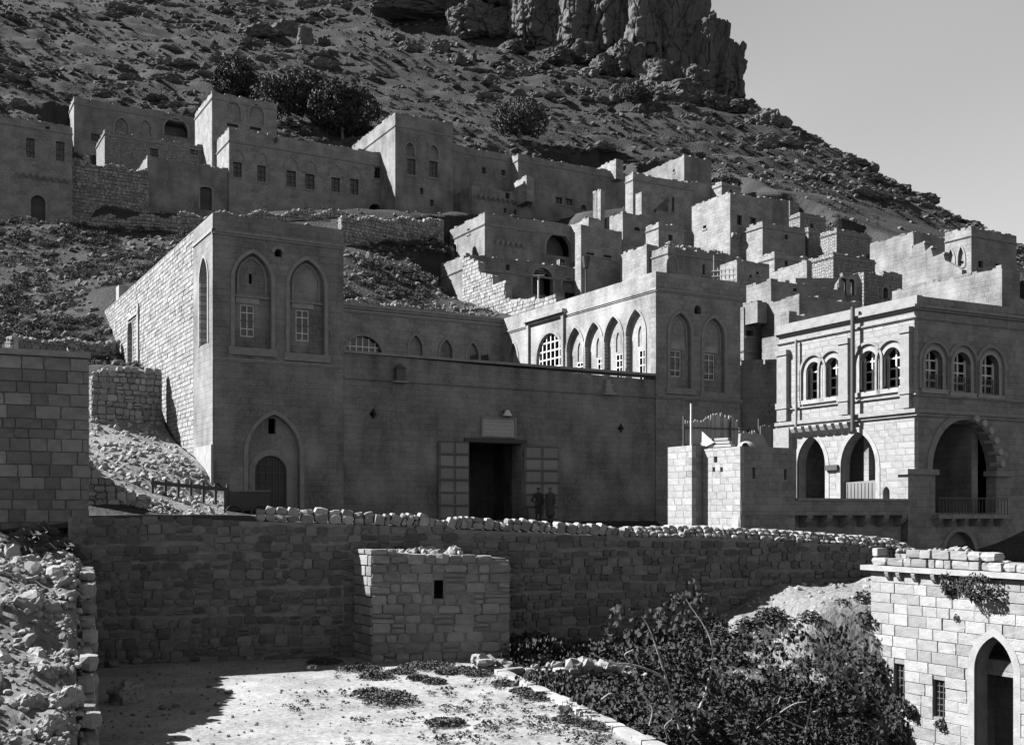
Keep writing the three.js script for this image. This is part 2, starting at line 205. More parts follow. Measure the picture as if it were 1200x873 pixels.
// the town's houses: photo column of the near corner, distance, rows of top and foot there, right and left ends; openings of front and left side
const TH = 0.515;                                          // the town's main building direction
const HOUSES = [
  ['dark house on the far left with two windows and arched door below a corbel row', { px: -12, d: 97, top: 134, bot: 258, pr: 84, D: 9, m: M.ash2, f: [['w', 35, 162, 185, 10], ['w', 70, 166, 189, 10], ['d', 44, 229, 260, 17, 'r'], ['c', 50, 206, 214, 56, 0, 0, { n: 8 }], ['w', 55, 148, 152, 5]] }],
  ['long upper house with a dark arched recess and two small blind arches', { px: 86, d: 120, top: 114, bot: 190, pr: 236, D: 3.5, m: M.plas2, f: [['o', 206, 139, 160, 28, 'r'], ['n', 142, 138, 156, 16, 'p'], ['n', 170, 141, 158, 13, 'p'], ['w', 111, 157, 166, 10]] }],
  ['rubble-fronted terrace block below the long upper house', { px: 122, d: 111, top: 153, bot: 200, pr: 243, D: 5, m: M.rub, cor: 0.3, f: [['w', 180, 174, 184, 9], ['w', 227, 172, 182, 9]] }],
  ['plain plastered house with small arched door above the terrace wall', { px: 172, d: 105, top: 184, bot: 252, pr: 271, D: 5, m: M.plas2, cor: 0, f: [['d', 241, 219, 246, 14, 's']] }],
  ['tower-like upper house with two hooded niches and a sunlit side', { px: 248, d: 112.5, top: 108, bot: 215, pr: 324, pl: 228, m: M.ash, f: [['n', 273, 118, 140, 17, 'p'], ['n', 300, 122, 145, 17, 'p'], ['w', 272, 145, 149, 13], ['w', 299, 149, 153, 13]] }],
  ['long facade with a row of hooded windows and an arched portal', { px: 268, d: 108.5, top: 150, bot: 252, pr: 466, D: 8, m: M.ash, cor: 1.2, f: [['W', 278, 190, 208, 10], ['W', 306, 194, 213, 10], ['W', 341, 200, 219, 11], ['W', 363, 204, 222, 11], ['W', 393, 208, 225, 10], ['W', 415, 210, 228, 10], ['w', 443, 196, 209, 9], ['o', 440, 239, 256, 17, 'r'], ['c', 322, 162, 163, 1]] }],
  ['square upper house with two dark windows and a sunlit gable-like side', { px: 463, d: 113, top: 132, bot: 256, pr: 531, pl: 412, m: M.plas2, f: [['w', 482, 186, 205, 10, 0, 0, { fm: M.iron }], ['w', 508, 189, 208, 10, 0, 0, { fm: M.iron }], ['w', 494, 220, 228, 4], ['w', 506, 234, 242, 4], ['n', 480, 167, 182, 11, 'p'], ['n', 508, 170, 185, 11, 'p']], cor: 1.25 }],
  ['low wide house right of the square upper house', { px: 531, d: 117, top: 170, bot: 252, pr: 612, D: 6, m: M.plas2, f: [['w', 567, 196, 204, 5], ['w', 590, 199, 206, 5]] }],
  ['projecting house on a long row of corbels', { px: 553, d: 114.5, top: 218, bot: 262, pr: 628, D: 4, m: M.plas2, cor: 0, f: [['c', 590, 233, 238, 66, 0, 0, { n: 13 }], ['w', 595, 226, 233, 5], ['w', 592, 244, 250, 3], ['w', 604, 246, 252, 3]] }],
  ['small sunlit roof parapet above the corbelled house', { px: 617, d: 115.2, top: 207, bot: 232, W: 0.9, pl: 602, m: M.ash, cor: 0, cat: 'parapet', sink: 0.3, name: 'parapet' }],
  ['plain house with ivy-dark top edge and two square windows', { px: 607, d: 119, top: 181, bot: 262, pr: 737, D: 6, m: M.plas2, f: [['w', 655, 231, 239, 8], ['w', 667, 233, 241, 8], ['d', 684, 240, 246, 7, 'r']] }],
  ['short sunlit wall stub on the slope above the town', { px: 722, d: 124, top: 187, bot: 206, W: 1, pl: 695, m: M.ash, cor: 0, sink: 0.3, name: 'wall_stub', cat: 'wall' }],
  ['narrow sunlit upright chimney stack among the roofs', { px: 704, d: 106, top: 223, bot: 262, W: 0.5, pl: 695, m: M.ash, cor: 0, sink: 0.3, name: 'chimney_stack', cat: 'chimney' }],
  ['block with tall shuttered window and a thin sunlit edge', { px: 742, d: 108, top: 203, bot: 290, pr: 812, pl: 733, m: M.ash, f: [['w', 786, 231, 248, 5], ['w', 768, 246, 249, 3], ['d', 748, 266, 274, 9, 's'], ['w', 789, 231, 248, 3]] }],
  ['house with a long slanting sunlit side near the hill foot', { px: 802, d: 121, top: 182, bot: 240, pr: 834, pl: 752, m: M.plas2, f: [], l: [['w', 790, 198, 202, 2]], cor: 0 }],
  ['low pale wall block in front of the house near the hill foot', { px: 806, d: 112, top: 212, bot: 240, pr: 842, D: 3, m: M.plas, cor: 0 }],
  ['house with a broad white sunlit side and two dark windows over corbels', { px: 856, d: 101, top: 226, bot: 302, pr: 905, pl: 811, m: M.ash, f: [['w', 867, 252, 264, 6], ['w', 883, 255, 267, 7], ['c', 868, 275, 281, 20, 0, 0, { n: 7 }], ['d', 880, 290, 302, 8, 'r']], l: [['w', 826, 264, 268, 4]], cor: 0 }],
  ['narrow house with a sunlit edge beside the white-sided house', { px: 897, d: 104, top: 231, bot: 300, pr: 925, pl: 893, m: M.plas2, cor: 0 }],
  ['long low dark house below the hill with a small square window', { px: 894, d: 99, top: 261, bot: 312, pr: 944, D: 5, m: M.ash2, cor: 0.3, f: [['w', 922, 275, 281, 4]] }],
  ['tiny sunlit hut at the foot of the bare hill', { px: 926, d: 112, top: 237, bot: 262, pr: 937, pl: 912, m: M.rub, cor: 0, name: 'hut', cat: 'hut' }],
  ['small sunlit cube on the slope below the ridge', { px: 971, d: 114, top: 240, bot: 258, pr: 974, pl: 965, m: M.rub, cor: 0, name: 'hut', cat: 'hut' }],
  ['long low house with dark front under the slope', { px: 948, d: 102, top: 268, bot: 300, pr: 1022, D: 3, m: M.rub, cor: 0.2, f: [['w', 1003, 280, 285, 4]] }],
  ['low house with a bright sunlit end among dark roofs', { px: 981, d: 99, top: 269, bot: 305, pr: 1020, pl: 962, m: M.rub, cor: 0.2 }],
  ['great white windowless sunlit wall of a tall house', { px: 1071, d: 92, top: 273, bot: 345, pr: 1110, pl: 1020, m: M.plas2, cor: 0 }],
  ['upper house with paired pointed niches on its sunlit side', { px: 1139, d: 88, top: 267, bot: 345, pr: 1192, pl: 1108, m: M.ash2, f: [['w', 1150, 306, 314, 6], ['w', 1170, 309, 316, 6]], l: [['n', 1115, 292, 312, 7, 'p', 1], ['n', 1127, 289, 312, 7, 'p', 1], ['w', 1127, 306, 312, 6]] }],
  ['low house with a tall sunlit blank wall behind the mansion roof', { px: 1175, d: 60, top: 314, bot: 400, pr: 1196, pl: 1046, m: M.plas2, cor: 0 }],
  ['large middle house with big arched recess and bright sunlit end wall', { px: 568, d: 101, top: 250, bot: 335, pr: 690, pl: 527, m: M.plas2, f: [['o', 655, 274, 300, 30, 'r'], ['c', 597, 284, 288, 30, 0, 0, { n: 6 }]], l: [['d', 533, 286, 314, 5, 'r'], ['w', 549, 268, 274, 3]], cor: 0.9 }],
  ['cubic house with a thin sunlit edge beside the arched recess', { px: 681, d: 98.5, top: 265, bot: 320, pr: 729, pl: 674, m: M.ash, f: [['w', 692, 296, 299, 9], ['w', 712, 299, 302, 9]], cor: 0 }],
  ['slanting sunlit wall rising behind the cubic house', { px: 730, d: 104, top: 249, bot: 300, pr: 760, pl: 694, m: M.ash2, f: [['w', 747, 266, 271, 7, 's']], cor: 0 }],
  ['long low front with a dark vault and blind arches below the large middle house', { px: 546, d: 95, top: 298, bot: 365, pr: 758, D: 5, m: M.plas2, cor: 1.1, f: [['o', 636, 314, 346, 24, 'r'], ['n', 666, 326, 342, 15, 'r'], ['n', 695, 329, 345, 15, 'r'], ['n', 715, 331, 347, 13, 'r'], ['w', 595, 310, 317, 5], ['w', 659, 304, 311, 6], ['w', 707, 308, 316, 6], ['w', 690, 345, 352, 12], ['w', 668, 343, 350, 12]] }],
  ['small house with a ragged sunlit wedge of wall', { px: 758, d: 95, top: 288, bot: 345, pr: 783, pl: 727, m: M.ash, f: [['w', 768, 308, 316, 5]], cor: 0 }],
  ['dark houses with a pointed doorway below the long retaining wall', { px: 783, d: 93, top: 290, bot: 350, pr: 870, D: 4, m: M.plas2, cor: 0.4, f: [['n', 788, 300, 320, 11, 'p'], ['w', 825, 310, 322, 3], ['w', 846, 312, 322, 3]] }],
  ['little house with a pale sunlit end beside a wooden lattice', { px: 864, d: 80, top: 306, bot: 350, pr: 902, pl: 844, m: M.ash, f: [['w', 880, 322, 326, 3], ['w', 888, 318, 322, 3]], cor: 0 }],
  ['small pale house with a dark doorway in its sunlit side', { px: 946, d: 82, top: 308, bot: 345, pr: 952, pl: 896, m: M.ash2, l: [['d', 920, 321, 333, 5]], cor: 0 }],
  ['house with a bright side and rubble front above the ruined arches', { px: 977, d: 89, top: 297, bot: 345, pr: 1026, pl: 940, m: M.rub, cor: 0.2 }],
  ['dark square house beside the ruined arches', { px: 1013, d: 79, top: 320, bot: 365, pr: 1056, pl: 1000, m: M.rub, f: [['d', 1038, 337, 350, 6, 'r']], cor: 0 }],
  ['low cube with sunlit side between right wing and mansion', { px: 904, d: 73, top: 329, bot: 375, pr: 990, pl: 875, m: M.plas2, f: [['w', 932, 338, 342, 4]], cor: 0 }],
  ['low roof block with pale sunlit rim behind the mansion', { px: 937, d: 68, top: 347, bot: 400, pr: 1010, pl: 893, m: M.plas2, cor: 0 }],
  ['tall shadowed house in the alley between right wing and mansion', { px: 872, d: 71, top: 362, bot: 520, pr: 930, D: 7, m: M.plas2, cor: 2.6, f: [['w', 879, 387, 394, 9], ['w', 879, 410, 424, 14, 'p'], ['d', 889, 470, 510, 24, 0]] }],
  ['tiny sunlit turret on the alley house roof', { px: 888, d: 70, top: 353, bot: 372, W: 0.8, pl: 871, m: M.plas, cor: 0, sink: 0.3, name: 'roof_turret', cat: 'turret' }],
  ['small roof block on the mansion skyline', { px: 925, d: 58.5, top: 368, bot: 400, W: 2.2, pl: 915, m: M.plas2, cor: 0, sink: 0.3, name: 'roof_block', cat: 'roof' }],
  ['tiny sunlit turret with a dark opening beside the shuttered-window block', { px: 752, d: 106, top: 225, bot: 241, W: 0.6, pl: 745, m: M.ash, cor: 0, sink: 1.2, name: 'roof_turret', cat: 'turret' }],
  ['low sunlit wedge of wall below the plain house', { px: 690, d: 103, top: 256, bot: 270, pr: 708, pl: 668, m: M.ash, cor: 0 }],
  ['narrow dark house squeezed behind the ragged sunlit wedge', { px: 772, d: 101, top: 262, bot: 300, pr: 802, pl: 757, m: M.ash, cor: 0.3, f: [['w', 786, 275, 282, 5]] }],
  ['small flat-roofed house below the long rubble-topped wall', { px: 908, d: 92, top: 297, bot: 330, pr: 948, pl: 884, m: M.ash, cor: 0.3, f: [['w', 922, 306, 312, 4], ['w', 936, 308, 314, 4]] }],
  ['low stepped block below the great white wall', { px: 1036, d: 85, top: 319, bot: 350, pr: 1062, pl: 1019, m: M.ash, cor: 0 }],
  ['square little house right of the house with the broad white side', { px: 938, d: 106, top: 250, bot: 285, pr: 968, pl: 922, m: M.rub, cor: 0.2, f: [['w', 952, 262, 268, 4]] }],
  ['small house on the slope beside the slanting sunlit side', { px: 846, d: 112, top: 214, bot: 240, pr: 868, pl: 834, m: M.ash, cor: 0.2, f: [['w', 857, 222, 228, 3]] }],
];
const PLOTS = HOUSES.map(([, o]) => { const c = at(o.px, o.bot, o.d), th = o.th ?? TH, root = { position: new V3() }, f = new Face(root, c, th), l = new Face(root, c, th - Math.PI / 2); return { c, u: f.u, b: l.u, W: o.W ?? f.at(o.pr, o.bot)[0], D: o.D ?? -l.at(o.pl, o.bot)[0] }; }).filter(p => p.W > 1.2);
function carve(x, z, h) {                                   // level ground before and beside each house
  for (const p of PLOTS) { const dx = x - p.c.x, dz = z - p.c.z, X = dx * p.u.x + dz * p.u.z, q = -(dx * p.b.x + dz * p.b.z); if (X < -3.4 || X > p.W + 2.5 || q < -12 || q > p.D + 0.3) continue; const k = sstep(-3.4, -1.2, X) * (1 - sstep(p.W + 0.6, p.W + 2.5, X)) * sstep(-12, -7, q); if (h > p.c.y - 0.1) h = lerp(h, p.c.y - 0.1, k); }
  return h;
}

// ---------- terrain ----------
const ctrl = [[250, 592, 49], [600, 612, 57], [768, 614, 61], [868, 616, 64], [1072, 648, 47], [1183, 662, 49], [330, 604, 33], [740, 624, 35], [1040, 645, 38],
  [118, 604, 33], [118, 606, 38], [60, 604, 36], [175, 606, 39.5], [235, 606, 42.5], [118, 550, 45], [190, 580, 46.5], [190, 492, 58.5], [110, 500, 55], [244, 557, 50], [262, 588, 47], [60, 545, 45], [110, 434, 60], [165, 434, 61.5], [40, 440, 60],
  [113, 352, 76], [135, 408, 70], [148, 432, 66.5], [30, 385, 75], [30, 330, 85], [30, 262, 96], [130, 300, 91], [200, 286, 95], [270, 262, 102], [330, 286, 96], [130, 256, 100], [260, 250, 106], [410, 300, 90], [410, 346, 82], [540, 375, 84], [530, 352, 90], [590, 372, 84], [400, 300, 93], [520, 300, 99], [400, 262, 101], [520, 260, 107],
  [640, 388, 80], [760, 348, 88], [760, 305, 100], [700, 262, 110], [850, 318, 90], [850, 272, 108], [930, 306, 96], [930, 350, 76], [960, 385, 64], [890, 410, 70], [890, 490, 65], [1000, 352, 77], [1060, 342, 80], [1100, 362, 62], [1160, 340, 74], [1183, 300, 96],
  [85, 195, 111], [240, 195, 112], [330, 170, 121], [440, 178, 121], [530, 182, 122], [640, 196, 124], [735, 222, 118], [835, 236, 113], [905, 250, 109], [1000, 276, 103], [1100, 296, 103],
  [20, 132, 120], [20, 60, 146], [160, 128, 129], [20, 15, 164], [300, 15, 184], [300, 90, 148], [540, 40, 176], [620, 62, 170], [700, 92, 160], [850, 145, 150], [600, 150, 139], [800, 182, 133], [450, 100, 150], [980, 215, 130], [1060, 255, 122],
  [885, 128, 157], [915, 148, 153], [975, 180, 149], [1035, 207, 146], [1085, 237, 143], [1135, 266, 140], [1183, 288, 138], [1260, 320, 134], [915, 205, 192], [1035, 262, 184], [1135, 322, 178], [1260, 360, 172], [700, 20, 205], [300, -60, 240], [700, -20, 250], [1000, 220, 250],
  [1300, 420, 90], [1300, 570, 62], [1300, 660, 50], [-100, 60, 130], [-100, 262, 95], [-100, 450, 60], [-100, 570, 44], [-150, -20, 180]].map(c => at(...c));
const tps = (() => {
  const n = ctrl.length, N = n + 3, A = [], phi = (r2) => r2 < 1e-9 ? 0 : 0.5 * r2 * Math.log(r2);
  for (let i = 0; i < N; i++) A.push(new Float64Array(N + 1));
  for (let i = 0; i < n; i++) { for (let j = 0; j < n; j++) A[i][j] = phi((ctrl[i].x - ctrl[j].x) ** 2 + (ctrl[i].z - ctrl[j].z) ** 2) + (i === j ? 1.2 : 0); A[i][n] = A[n][i] = 1; A[i][n + 1] = A[n + 1][i] = ctrl[i].x; A[i][n + 2] = A[n + 2][i] = ctrl[i].z; A[i][N] = ctrl[i].y; }
  for (let c = 0; c < N; c++) { let p = c; for (let r = c + 1; r < N; r++) if (Math.abs(A[r][c]) > Math.abs(A[p][c])) p = r; [A[c], A[p]] = [A[p], A[c]]; for (let r = 0; r < N; r++) if (r !== c) { const f = A[r][c] / A[c][c]; if (f) for (let k = c; k <= N; k++) A[r][k] -= f * A[c][k]; } }
  const w = A.map((row, i) => row[N] / row[i]);
  return (x, z) => { let t = w[n] + w[n + 1] * x + w[n + 2] * z; for (let i = 0; i < n; i++) t += w[i] * phi((x - ctrl[i].x) ** 2 + (z - ctrl[i].z) ** 2); return t; };
})();
// the barracks' own frame: x along its front, q back from it
const BC = at(250, 590, 50); BC.y = 9.5;
const inBarracks = (X, Z) => { const dx = X - BC.x, dz = Z - BC.z, c = Math.cos(TH), s = Math.sin(TH); return [dx * c - dz * s, -dx * s - dz * c]; };
const STREET = 9.5;
const fences = [];                                          // flat building plots: [x, z, cos, sin, W, D, y]
const hillAmp = (x, z) => { const y0 = -z - 0.12 * x; return sstep(112, 128, y0 + Math.max(0, x) * 0.15); };
function ground(x, z) {
  let h = tps(x, z);
  const [bx, q] = inBarracks(x, z);
  if (bx > 0.3 && bx < 30.6 && q > -0.2 && q < 17.5) h = STREET;
  if (q <= -0.2 && bx > 0.5) h = Math.min(h, lerp(h, STREET, sstep(-14, -3, q)));
  h = carve(x, z, h);
  const a = hillAmp(x, z), n = fbm(x * 0.08 + 9, z * 0.08, 0, 4, 91) - 0.5;
  const lay = h / 3.1 + 1.3 * n + x * 0.01, saw = lay - Math.floor(lay);
  h += a * (1.5 * (saw < 0.72 ? -saw * 0.75 : (saw - 0.72) / 0.28 * 0.54 - 0.54) + 0.6 + 2.2 * n + 1.3 * (fbm(x * 0.45, z * 0.45, 0, 3, 95) - 0.5));
  const wild = sstep(8, 16, h - STREET) * (1 - a);
  h += wild * 0.55 * (fbm(x * 0.35, z * 0.35, 0, 3, 97) - 0.5) + 0.1 * (fbm(x * 1.1, z * 1.1, 0, 2, 98) - 0.5) * (bx > 0 && q < 0 ? 0.3 : 1);
  return h;
}
const wallDepth = (x) => 28.9 + (clamp(x, -11.2, 60) + 11) * 0.268;  // line of the long retaining wall below the street
{
  const xs = [], nz = 270; for (let x = -150; x < 190; x += (x > -70 && x < 90 ? 0.75 : 1.6)) xs.push(x);
  const pos = [], uv = [], idx = [], nx = xs.length;
  for (let j = 0; j <= nz; j++) for (let i = 0; i < nx; i++) { const t = j / nz, d0 = wallDepth(xs[i]) + 0.35, d = d0 + (255 - d0) * (0.55 * t + 0.45 * t * t), h = ground(xs[i], -d); pos.push(xs[i], h, -d); uv.push(xs[i], -d * 1.1 - h * 0.3); }
  for (let j = 0; j < nz; j++) for (let i = 0; i < nx - 1; i++) { const a = j * nx + i; idx.push(a, a + 1, a + nx, a + 1, a + nx + 1, a + nx); }
  const g = new THREE.BufferGeometry(); g.setAttribute('position', new THREE.Float32BufferAttribute(pos, 3)); g.setAttribute('uv', new THREE.Float32BufferAttribute(uv, 2)); g.setIndex(idx); g.computeVertexNormals();
  structure('hillside', g, M.hill);
}
// ground below the street wall: garden sloping from the terrace to the bank
function garden(x, z) {
  const d = -z; let h = 5.4 + 0.6 * sstep(26, 32, d) + (fbm(x * 0.5, z * 0.5, 0, 3, 131) - 0.5) * 0.7 - 2.4 * sstep(3, 6, x) * (1 - sstep(22, 30, d)) - 3 * sstep(8.2, 9.8, x) * (1 - sstep(29.5, 32, d));
  const bank = at(935, 712, 33), e = Math.hypot((x - bank.x - 2.4) / 7, (z - bank.z + 0.8) / 3.6); h += 1.9 * (1 - sstep(0.1, 1.15, e));
  return h;
}
{
  const pos = [], uv = [], idx = [], nx = 130, nz = 70, x0 = -30, x1 = 62, d0 = 2, gx = (i) => lerp(x0, x1, i / nx);
  for (let j = 0; j <= nz; j++) for (let i = 0; i <= nx; i++) { const x = gx(i), d = lerp(d0, wallDepth(x) + 0.2, Math.pow(j / nz, 0.6)); let h = x < 2 - (22 - d) * 0.1 && d < 29.5 ? 1.8 : garden(x, -d); if (x < -0.3 && d >= 29.5) h = 5.7; pos.push(x, h, -d); uv.push(x, d); }
  for (let j = 0; j < nz; j++) for (let i = 0; i < nx; i++) { const a = j * (nx + 1) + i; idx.push(a, a + 1, a + nx + 1, a + 1, a + nx + 2, a + nx + 1); }
  const g = new THREE.BufferGeometry(); g.setAttribute('position', new THREE.Float32BufferAttribute(pos, 3)); g.setAttribute('uv', new THREE.Float32BufferAttribute(uv, 2)); g.setIndex(idx); g.computeVertexNormals();
  structure('garden_ground', g, M.garden);
}
{ // the plain far below, out to the horizon
  const g = new THREE.CircleGeometry(1500, 48).rotateX(-Math.PI / 2).translate(0, -12, 0); structure('plain', g, M.plain);
}
// flat roof used as a terrace, with a parapetless edge of kerb stones
const TY = 6;
const edgeA = at(568, 780, 28.9), edgeB = at(727, 858, 20.15), eDir = edgeB.clone().sub(edgeA).setY(0).normalize();
{
  const far = edgeA.clone().addScaledVector(eDir, -2.2), near = edgeB.clone().addScaledVector(eDir, 16), L = -15, pts = [new V2(L, 31.4), new V2(L, 3), new V2(near.x, -near.z), new V2(far.x, -far.z)];
  const s = new THREE.Shape(pts.map(p => new V2(p.x, p.y)).reverse());
  structure('roof_terrace', uvBox(new THREE.ExtrudeGeometry(s, { depth: 4.2, bevelEnabled: false }).rotateX(-Math.PI / 2).translate(0, TY - 4.2, 0)), M.terrace);
}

// ---------- the barracks: two wings, gate wall, court ----------
const HT = 14;                                             // roofline above the street
function wingBase(name, label, corner, W, D) { const r = thing(name, label, 'building', corner); return { r, f: new Face(r, corner, TH), l: new Face(r, corner, TH - Math.PI / 2) }; }
const back = (p, q) => p.clone().add(new V3(-Math.sin(TH), 0, -Math.cos(TH)).multiplyScalar(q)), along = (p, x) => p.clone().add(new V3(Math.cos(TH), 0, -Math.sin(TH)).multiplyScalar(x));
function shell(r, f, l, W, D, H, m, fHoles, lHoles, base = 0, ml = m) {      // hollow block: four walls and a flat roof
  const t = 0.5, o = f.o;
  f.shape('wall', m, [[0, base], [W, base], [W, H], [0, H]], fHoles, -t, 0);
  l.shape('wall', ml, [[-D, base], [-t, base], [-t, H], [-D, H]], lHoles, -t, 0);
  const B = along2(f, W), C = B.clone().addScaledVector(l.u, -D), A2 = o.clone().addScaledVector(l.u, -D);
  prism(r, 'wall', [B.clone().addScaledVector(f.u, -t).addScaledVector(f.n, -t), B.clone().addScaledVector(f.n, -t), C, C.clone().addScaledVector(f.u, -t)], o.y + base, o.y + H, m);
  prism(r, 'wall', [A2.clone().addScaledVector(f.u, t), A2.clone().addScaledVector(f.u, t).addScaledVector(l.u, t), C.clone().addScaledVector(f.u, -t).addScaledVector(l.u, t), C.clone().addScaledVector(f.u, -t)], o.y + base, o.y + H - 0.02, m);
  prism(r, 'roof', [o.clone().addScaledVector(f.u, t * 0.9).addScaledVector(l.u, -t * 0.9), B.clone().addScaledVector(f.u, -t * 0.9).addScaledVector(l.u, -t * 0.9), C.clone().addScaledVector(f.u, -t * 0.9).addScaledVector(l.u, t * 0.9), A2.clone().addScaledVector(f.u, t * 0.9).addScaledVector(l.u, t * 0.9)], o.y + H - 0.75, o.y + H - 0.45, M.roof);
}
function along2(f, W) { return f.o.clone().addScaledVector(f.u, W); }
const RWx = 24.75, LW = 6.2, BD = 31, gateZ = -0.06;
// tall pointed blind arch with its window, as on both wings
function blindArch(f, s, w, opt = {}) {
  f.shape('blind_arch', opt.m || M.plas, outline(s, 0.04), [outline(w), ...(opt.slit ? [outline({ x: s.x - 0.05, y: s.y + s.h - 1.35, w: 0.15, h: 0.45 })] : [])], -(opt.rec ?? 0.3) - 0.25, -(opt.rec ?? 0.3));
  const wf = win(f, w, { recess: (opt.rec ?? 0.3) + 0.12, cols: opt.cols ?? 2, rows: opt.rows ?? 4, b: 0.045, edge: 0.06 });
  f.box('lintel', M.pale, w.x - w.w / 2 - 0.2, w.x + w.w / 2 + 0.2, w.y + w.h + 0.05, w.y + w.h + 0.42, -(opt.rec ?? 0.3) - 0.1, -(opt.rec ?? 0.3) + 0.04, wf);
  f.box('grille', M.iron, w.x - w.w / 2, w.x + w.w / 2, w.y + w.h * 0.5 - 0.015, w.y + w.h * 0.5 + 0.015, -(opt.rec ?? 0.3) - 0.06, -(opt.rec ?? 0.3) - 0.03, wf);
  ring(f, s, 0.02, opt.rw ?? 0.2, -0.02, 0.06, opt.rm || M.smooth);
}
const LWING = {};
{
  const { r, f, l } = wingBase('barracks_wing', 'tall dark barracks wing with long sunlit coursed side wall, left of the gate wall', BC);
  LWING.f = f; LWING.r = r;
  const a1 = f.spec(296, 297, 408, 42, 'p'), a2 = f.spec(359.5, 305, 415, 40, 'p'), w1 = f.spec(291, 356, 394, 17), w2 = f.spec(356, 362, 399, 16), o1 = f.spec(326, 292, 301, 9, 'r');
  const pt = f.spec(321, 486, 596, 60, 'p'), dr = f.spec(319, 534, 596, 37, 'r'), pw = f.spec(320.5, 490, 508, 9); dr.y = pt.y + 0.06; dr.h -= 0.06;
  o1.a = 'r'; o1.h = o1.w;
  const na = l.spec(239.5, 303, 404, 9, 'p'), nw = l.spec(240.5, 357, 396, 4), nb = l.spec(153, 370, 436, 6, 'p');
  shell(r, f, l, LW, BD, HT, M.plas2, [outline(a1), outline(a2), outline(pt), outline(o1)], [outline(na), outline(nb)], -1.5, M.smooth);
  blindArch(f, a1, w1, { rec: 0.22, m: M.plas2, slit: 1 }); blindArch(f, a2, w2, { rec: 0.22, m: M.plas2 });
  for (const a of [a1, a2]) { ring(f, { ...a, y: a.y + a.h - 1.9, h: 1.7, w: a.w * 0.72 }, 0, 0.09, -0.24, -0.15, M.smooth, 'inner_moulding'); f.box('sill', M.smooth, a.x - a.w / 2 - 0.3, a.x + a.w / 2 + 0.3, a.y - 0.35, a.y, -0.3, 0.1); f.box('ledge', M.smooth, a.x - a.w / 2, a.x + a.w / 2, a.y + a.h - 2.02, a.y + a.h - 1.92, -0.24, -0.12); }
  ring(f, { ...o1, y: o1.y + o1.h / 2, h: o1.h / 2 }, 0, 0.16, -0.02, 0.05, M.smooth, 'round_moulding');
  f.shape('portal_panel', M.plas, outline(pt, 0.04), [outline(dr), outline(pw)], -0.5, -0.26); ring(f, pt, 0.02, 0.22, -0.02, 0.05, M.smooth); ring(f, dr, 0.02, 0.3, -0.27, -0.22, M.smooth, 'door_moulding');
  const dd = f.shape('door', M.woodD, outline(dr, 0.03), [], -0.48, -0.42); part(dd, 'door_grille', f.bake(bars(dr, 5, 6, 0.04, -0.41, -0.36)), M.iron);
  const [, yc] = f.at(250, 268), [, ys] = f.at(250, 418);
  band(f, M.smooth, -0.1, LW + 0.06, yc - 0.22, yc, 0.12, 'cornice'); band(f, M.smooth, -0.06, LW + 0.02, ys - 0.16, ys, 0.07);
  // long side: plastered end with its niche, then rusticated courses
  const xs = -5.2;
  l.shape('corner_panel', M.plas2, [[xs + 1.6, -1.5], [0, -1.5], [0, HT - 0.02], [xs + 1.6, HT - 0.02]], [outline(na)], 0.001, 0.05);
  const recess = (s, wn) => { const p = l.shape('blind_arch', M.pale, outline(s, 0.04), wn ? [outline(wn)] : [], -0.62, -0.45); for (let k = 0; k < 14; k++) l.box('quoin', k % 2 ? M.pale : M.mortar, s.x - s.w / 2 - 0.005, s.x - s.w / 2 + 0.05, s.y + k * (s.h - 1) / 14, s.y + (k + 1) * (s.h - 1) / 14 - 0.02, -0.44, 0.06); return p; };
  recess(na, nw); recess(nb); win(l, nw, { recess: 0.58, cols: 2, rows: 6, b: 0.05 });
  ring(l, na, 0.05, 0.2, 0.03, 0.09, M.pale); ring(l, nb, 0.0, 0.16, 0.0, 0.08, M.pale);
  band(l, M.pale, xs + 1.6, 0.12, yc - 0.22, yc, 0.12, 'cornice'); l.box('plinth', M.pale, -2.6, 0.14, -1.5, l.at(246, 522)[1], 0.05, 0.16);
  const sp = l.at(163, 350)[0]; l.box('pilaster', M.pale, sp - 0.2, sp + 0.2, 0, HT - 1.4, 0, 0.14); band(l, M.pale, sp - 3, sp + 0.2, HT - 2.1, HT - 1.8, 0.16, 'cornice');
  stones(l, -BD, xs + 1.6, 2, HT, { ch: [0.2, 0.25], cw: [0.4, 0.75], seed: 5, geos: [...BLOCK, ...SHARP], mats: greys(0.19, 0.24, 0.01), holes: [outline(nb, 0.1)], depth: 0.14, proud: 0.05, joint: 0.016, jz: 0.03, parts: 300, minpx: 8, name: 'block' });
  l.box('chimney', M.pale, l.at(137, 330)[0] - 0.5, l.at(137, 330)[0] + 0.5, HT - 0.1, HT + 0.9, -0.6, 0);
}
const RC = along(BC, RWx), RD = 18.4;
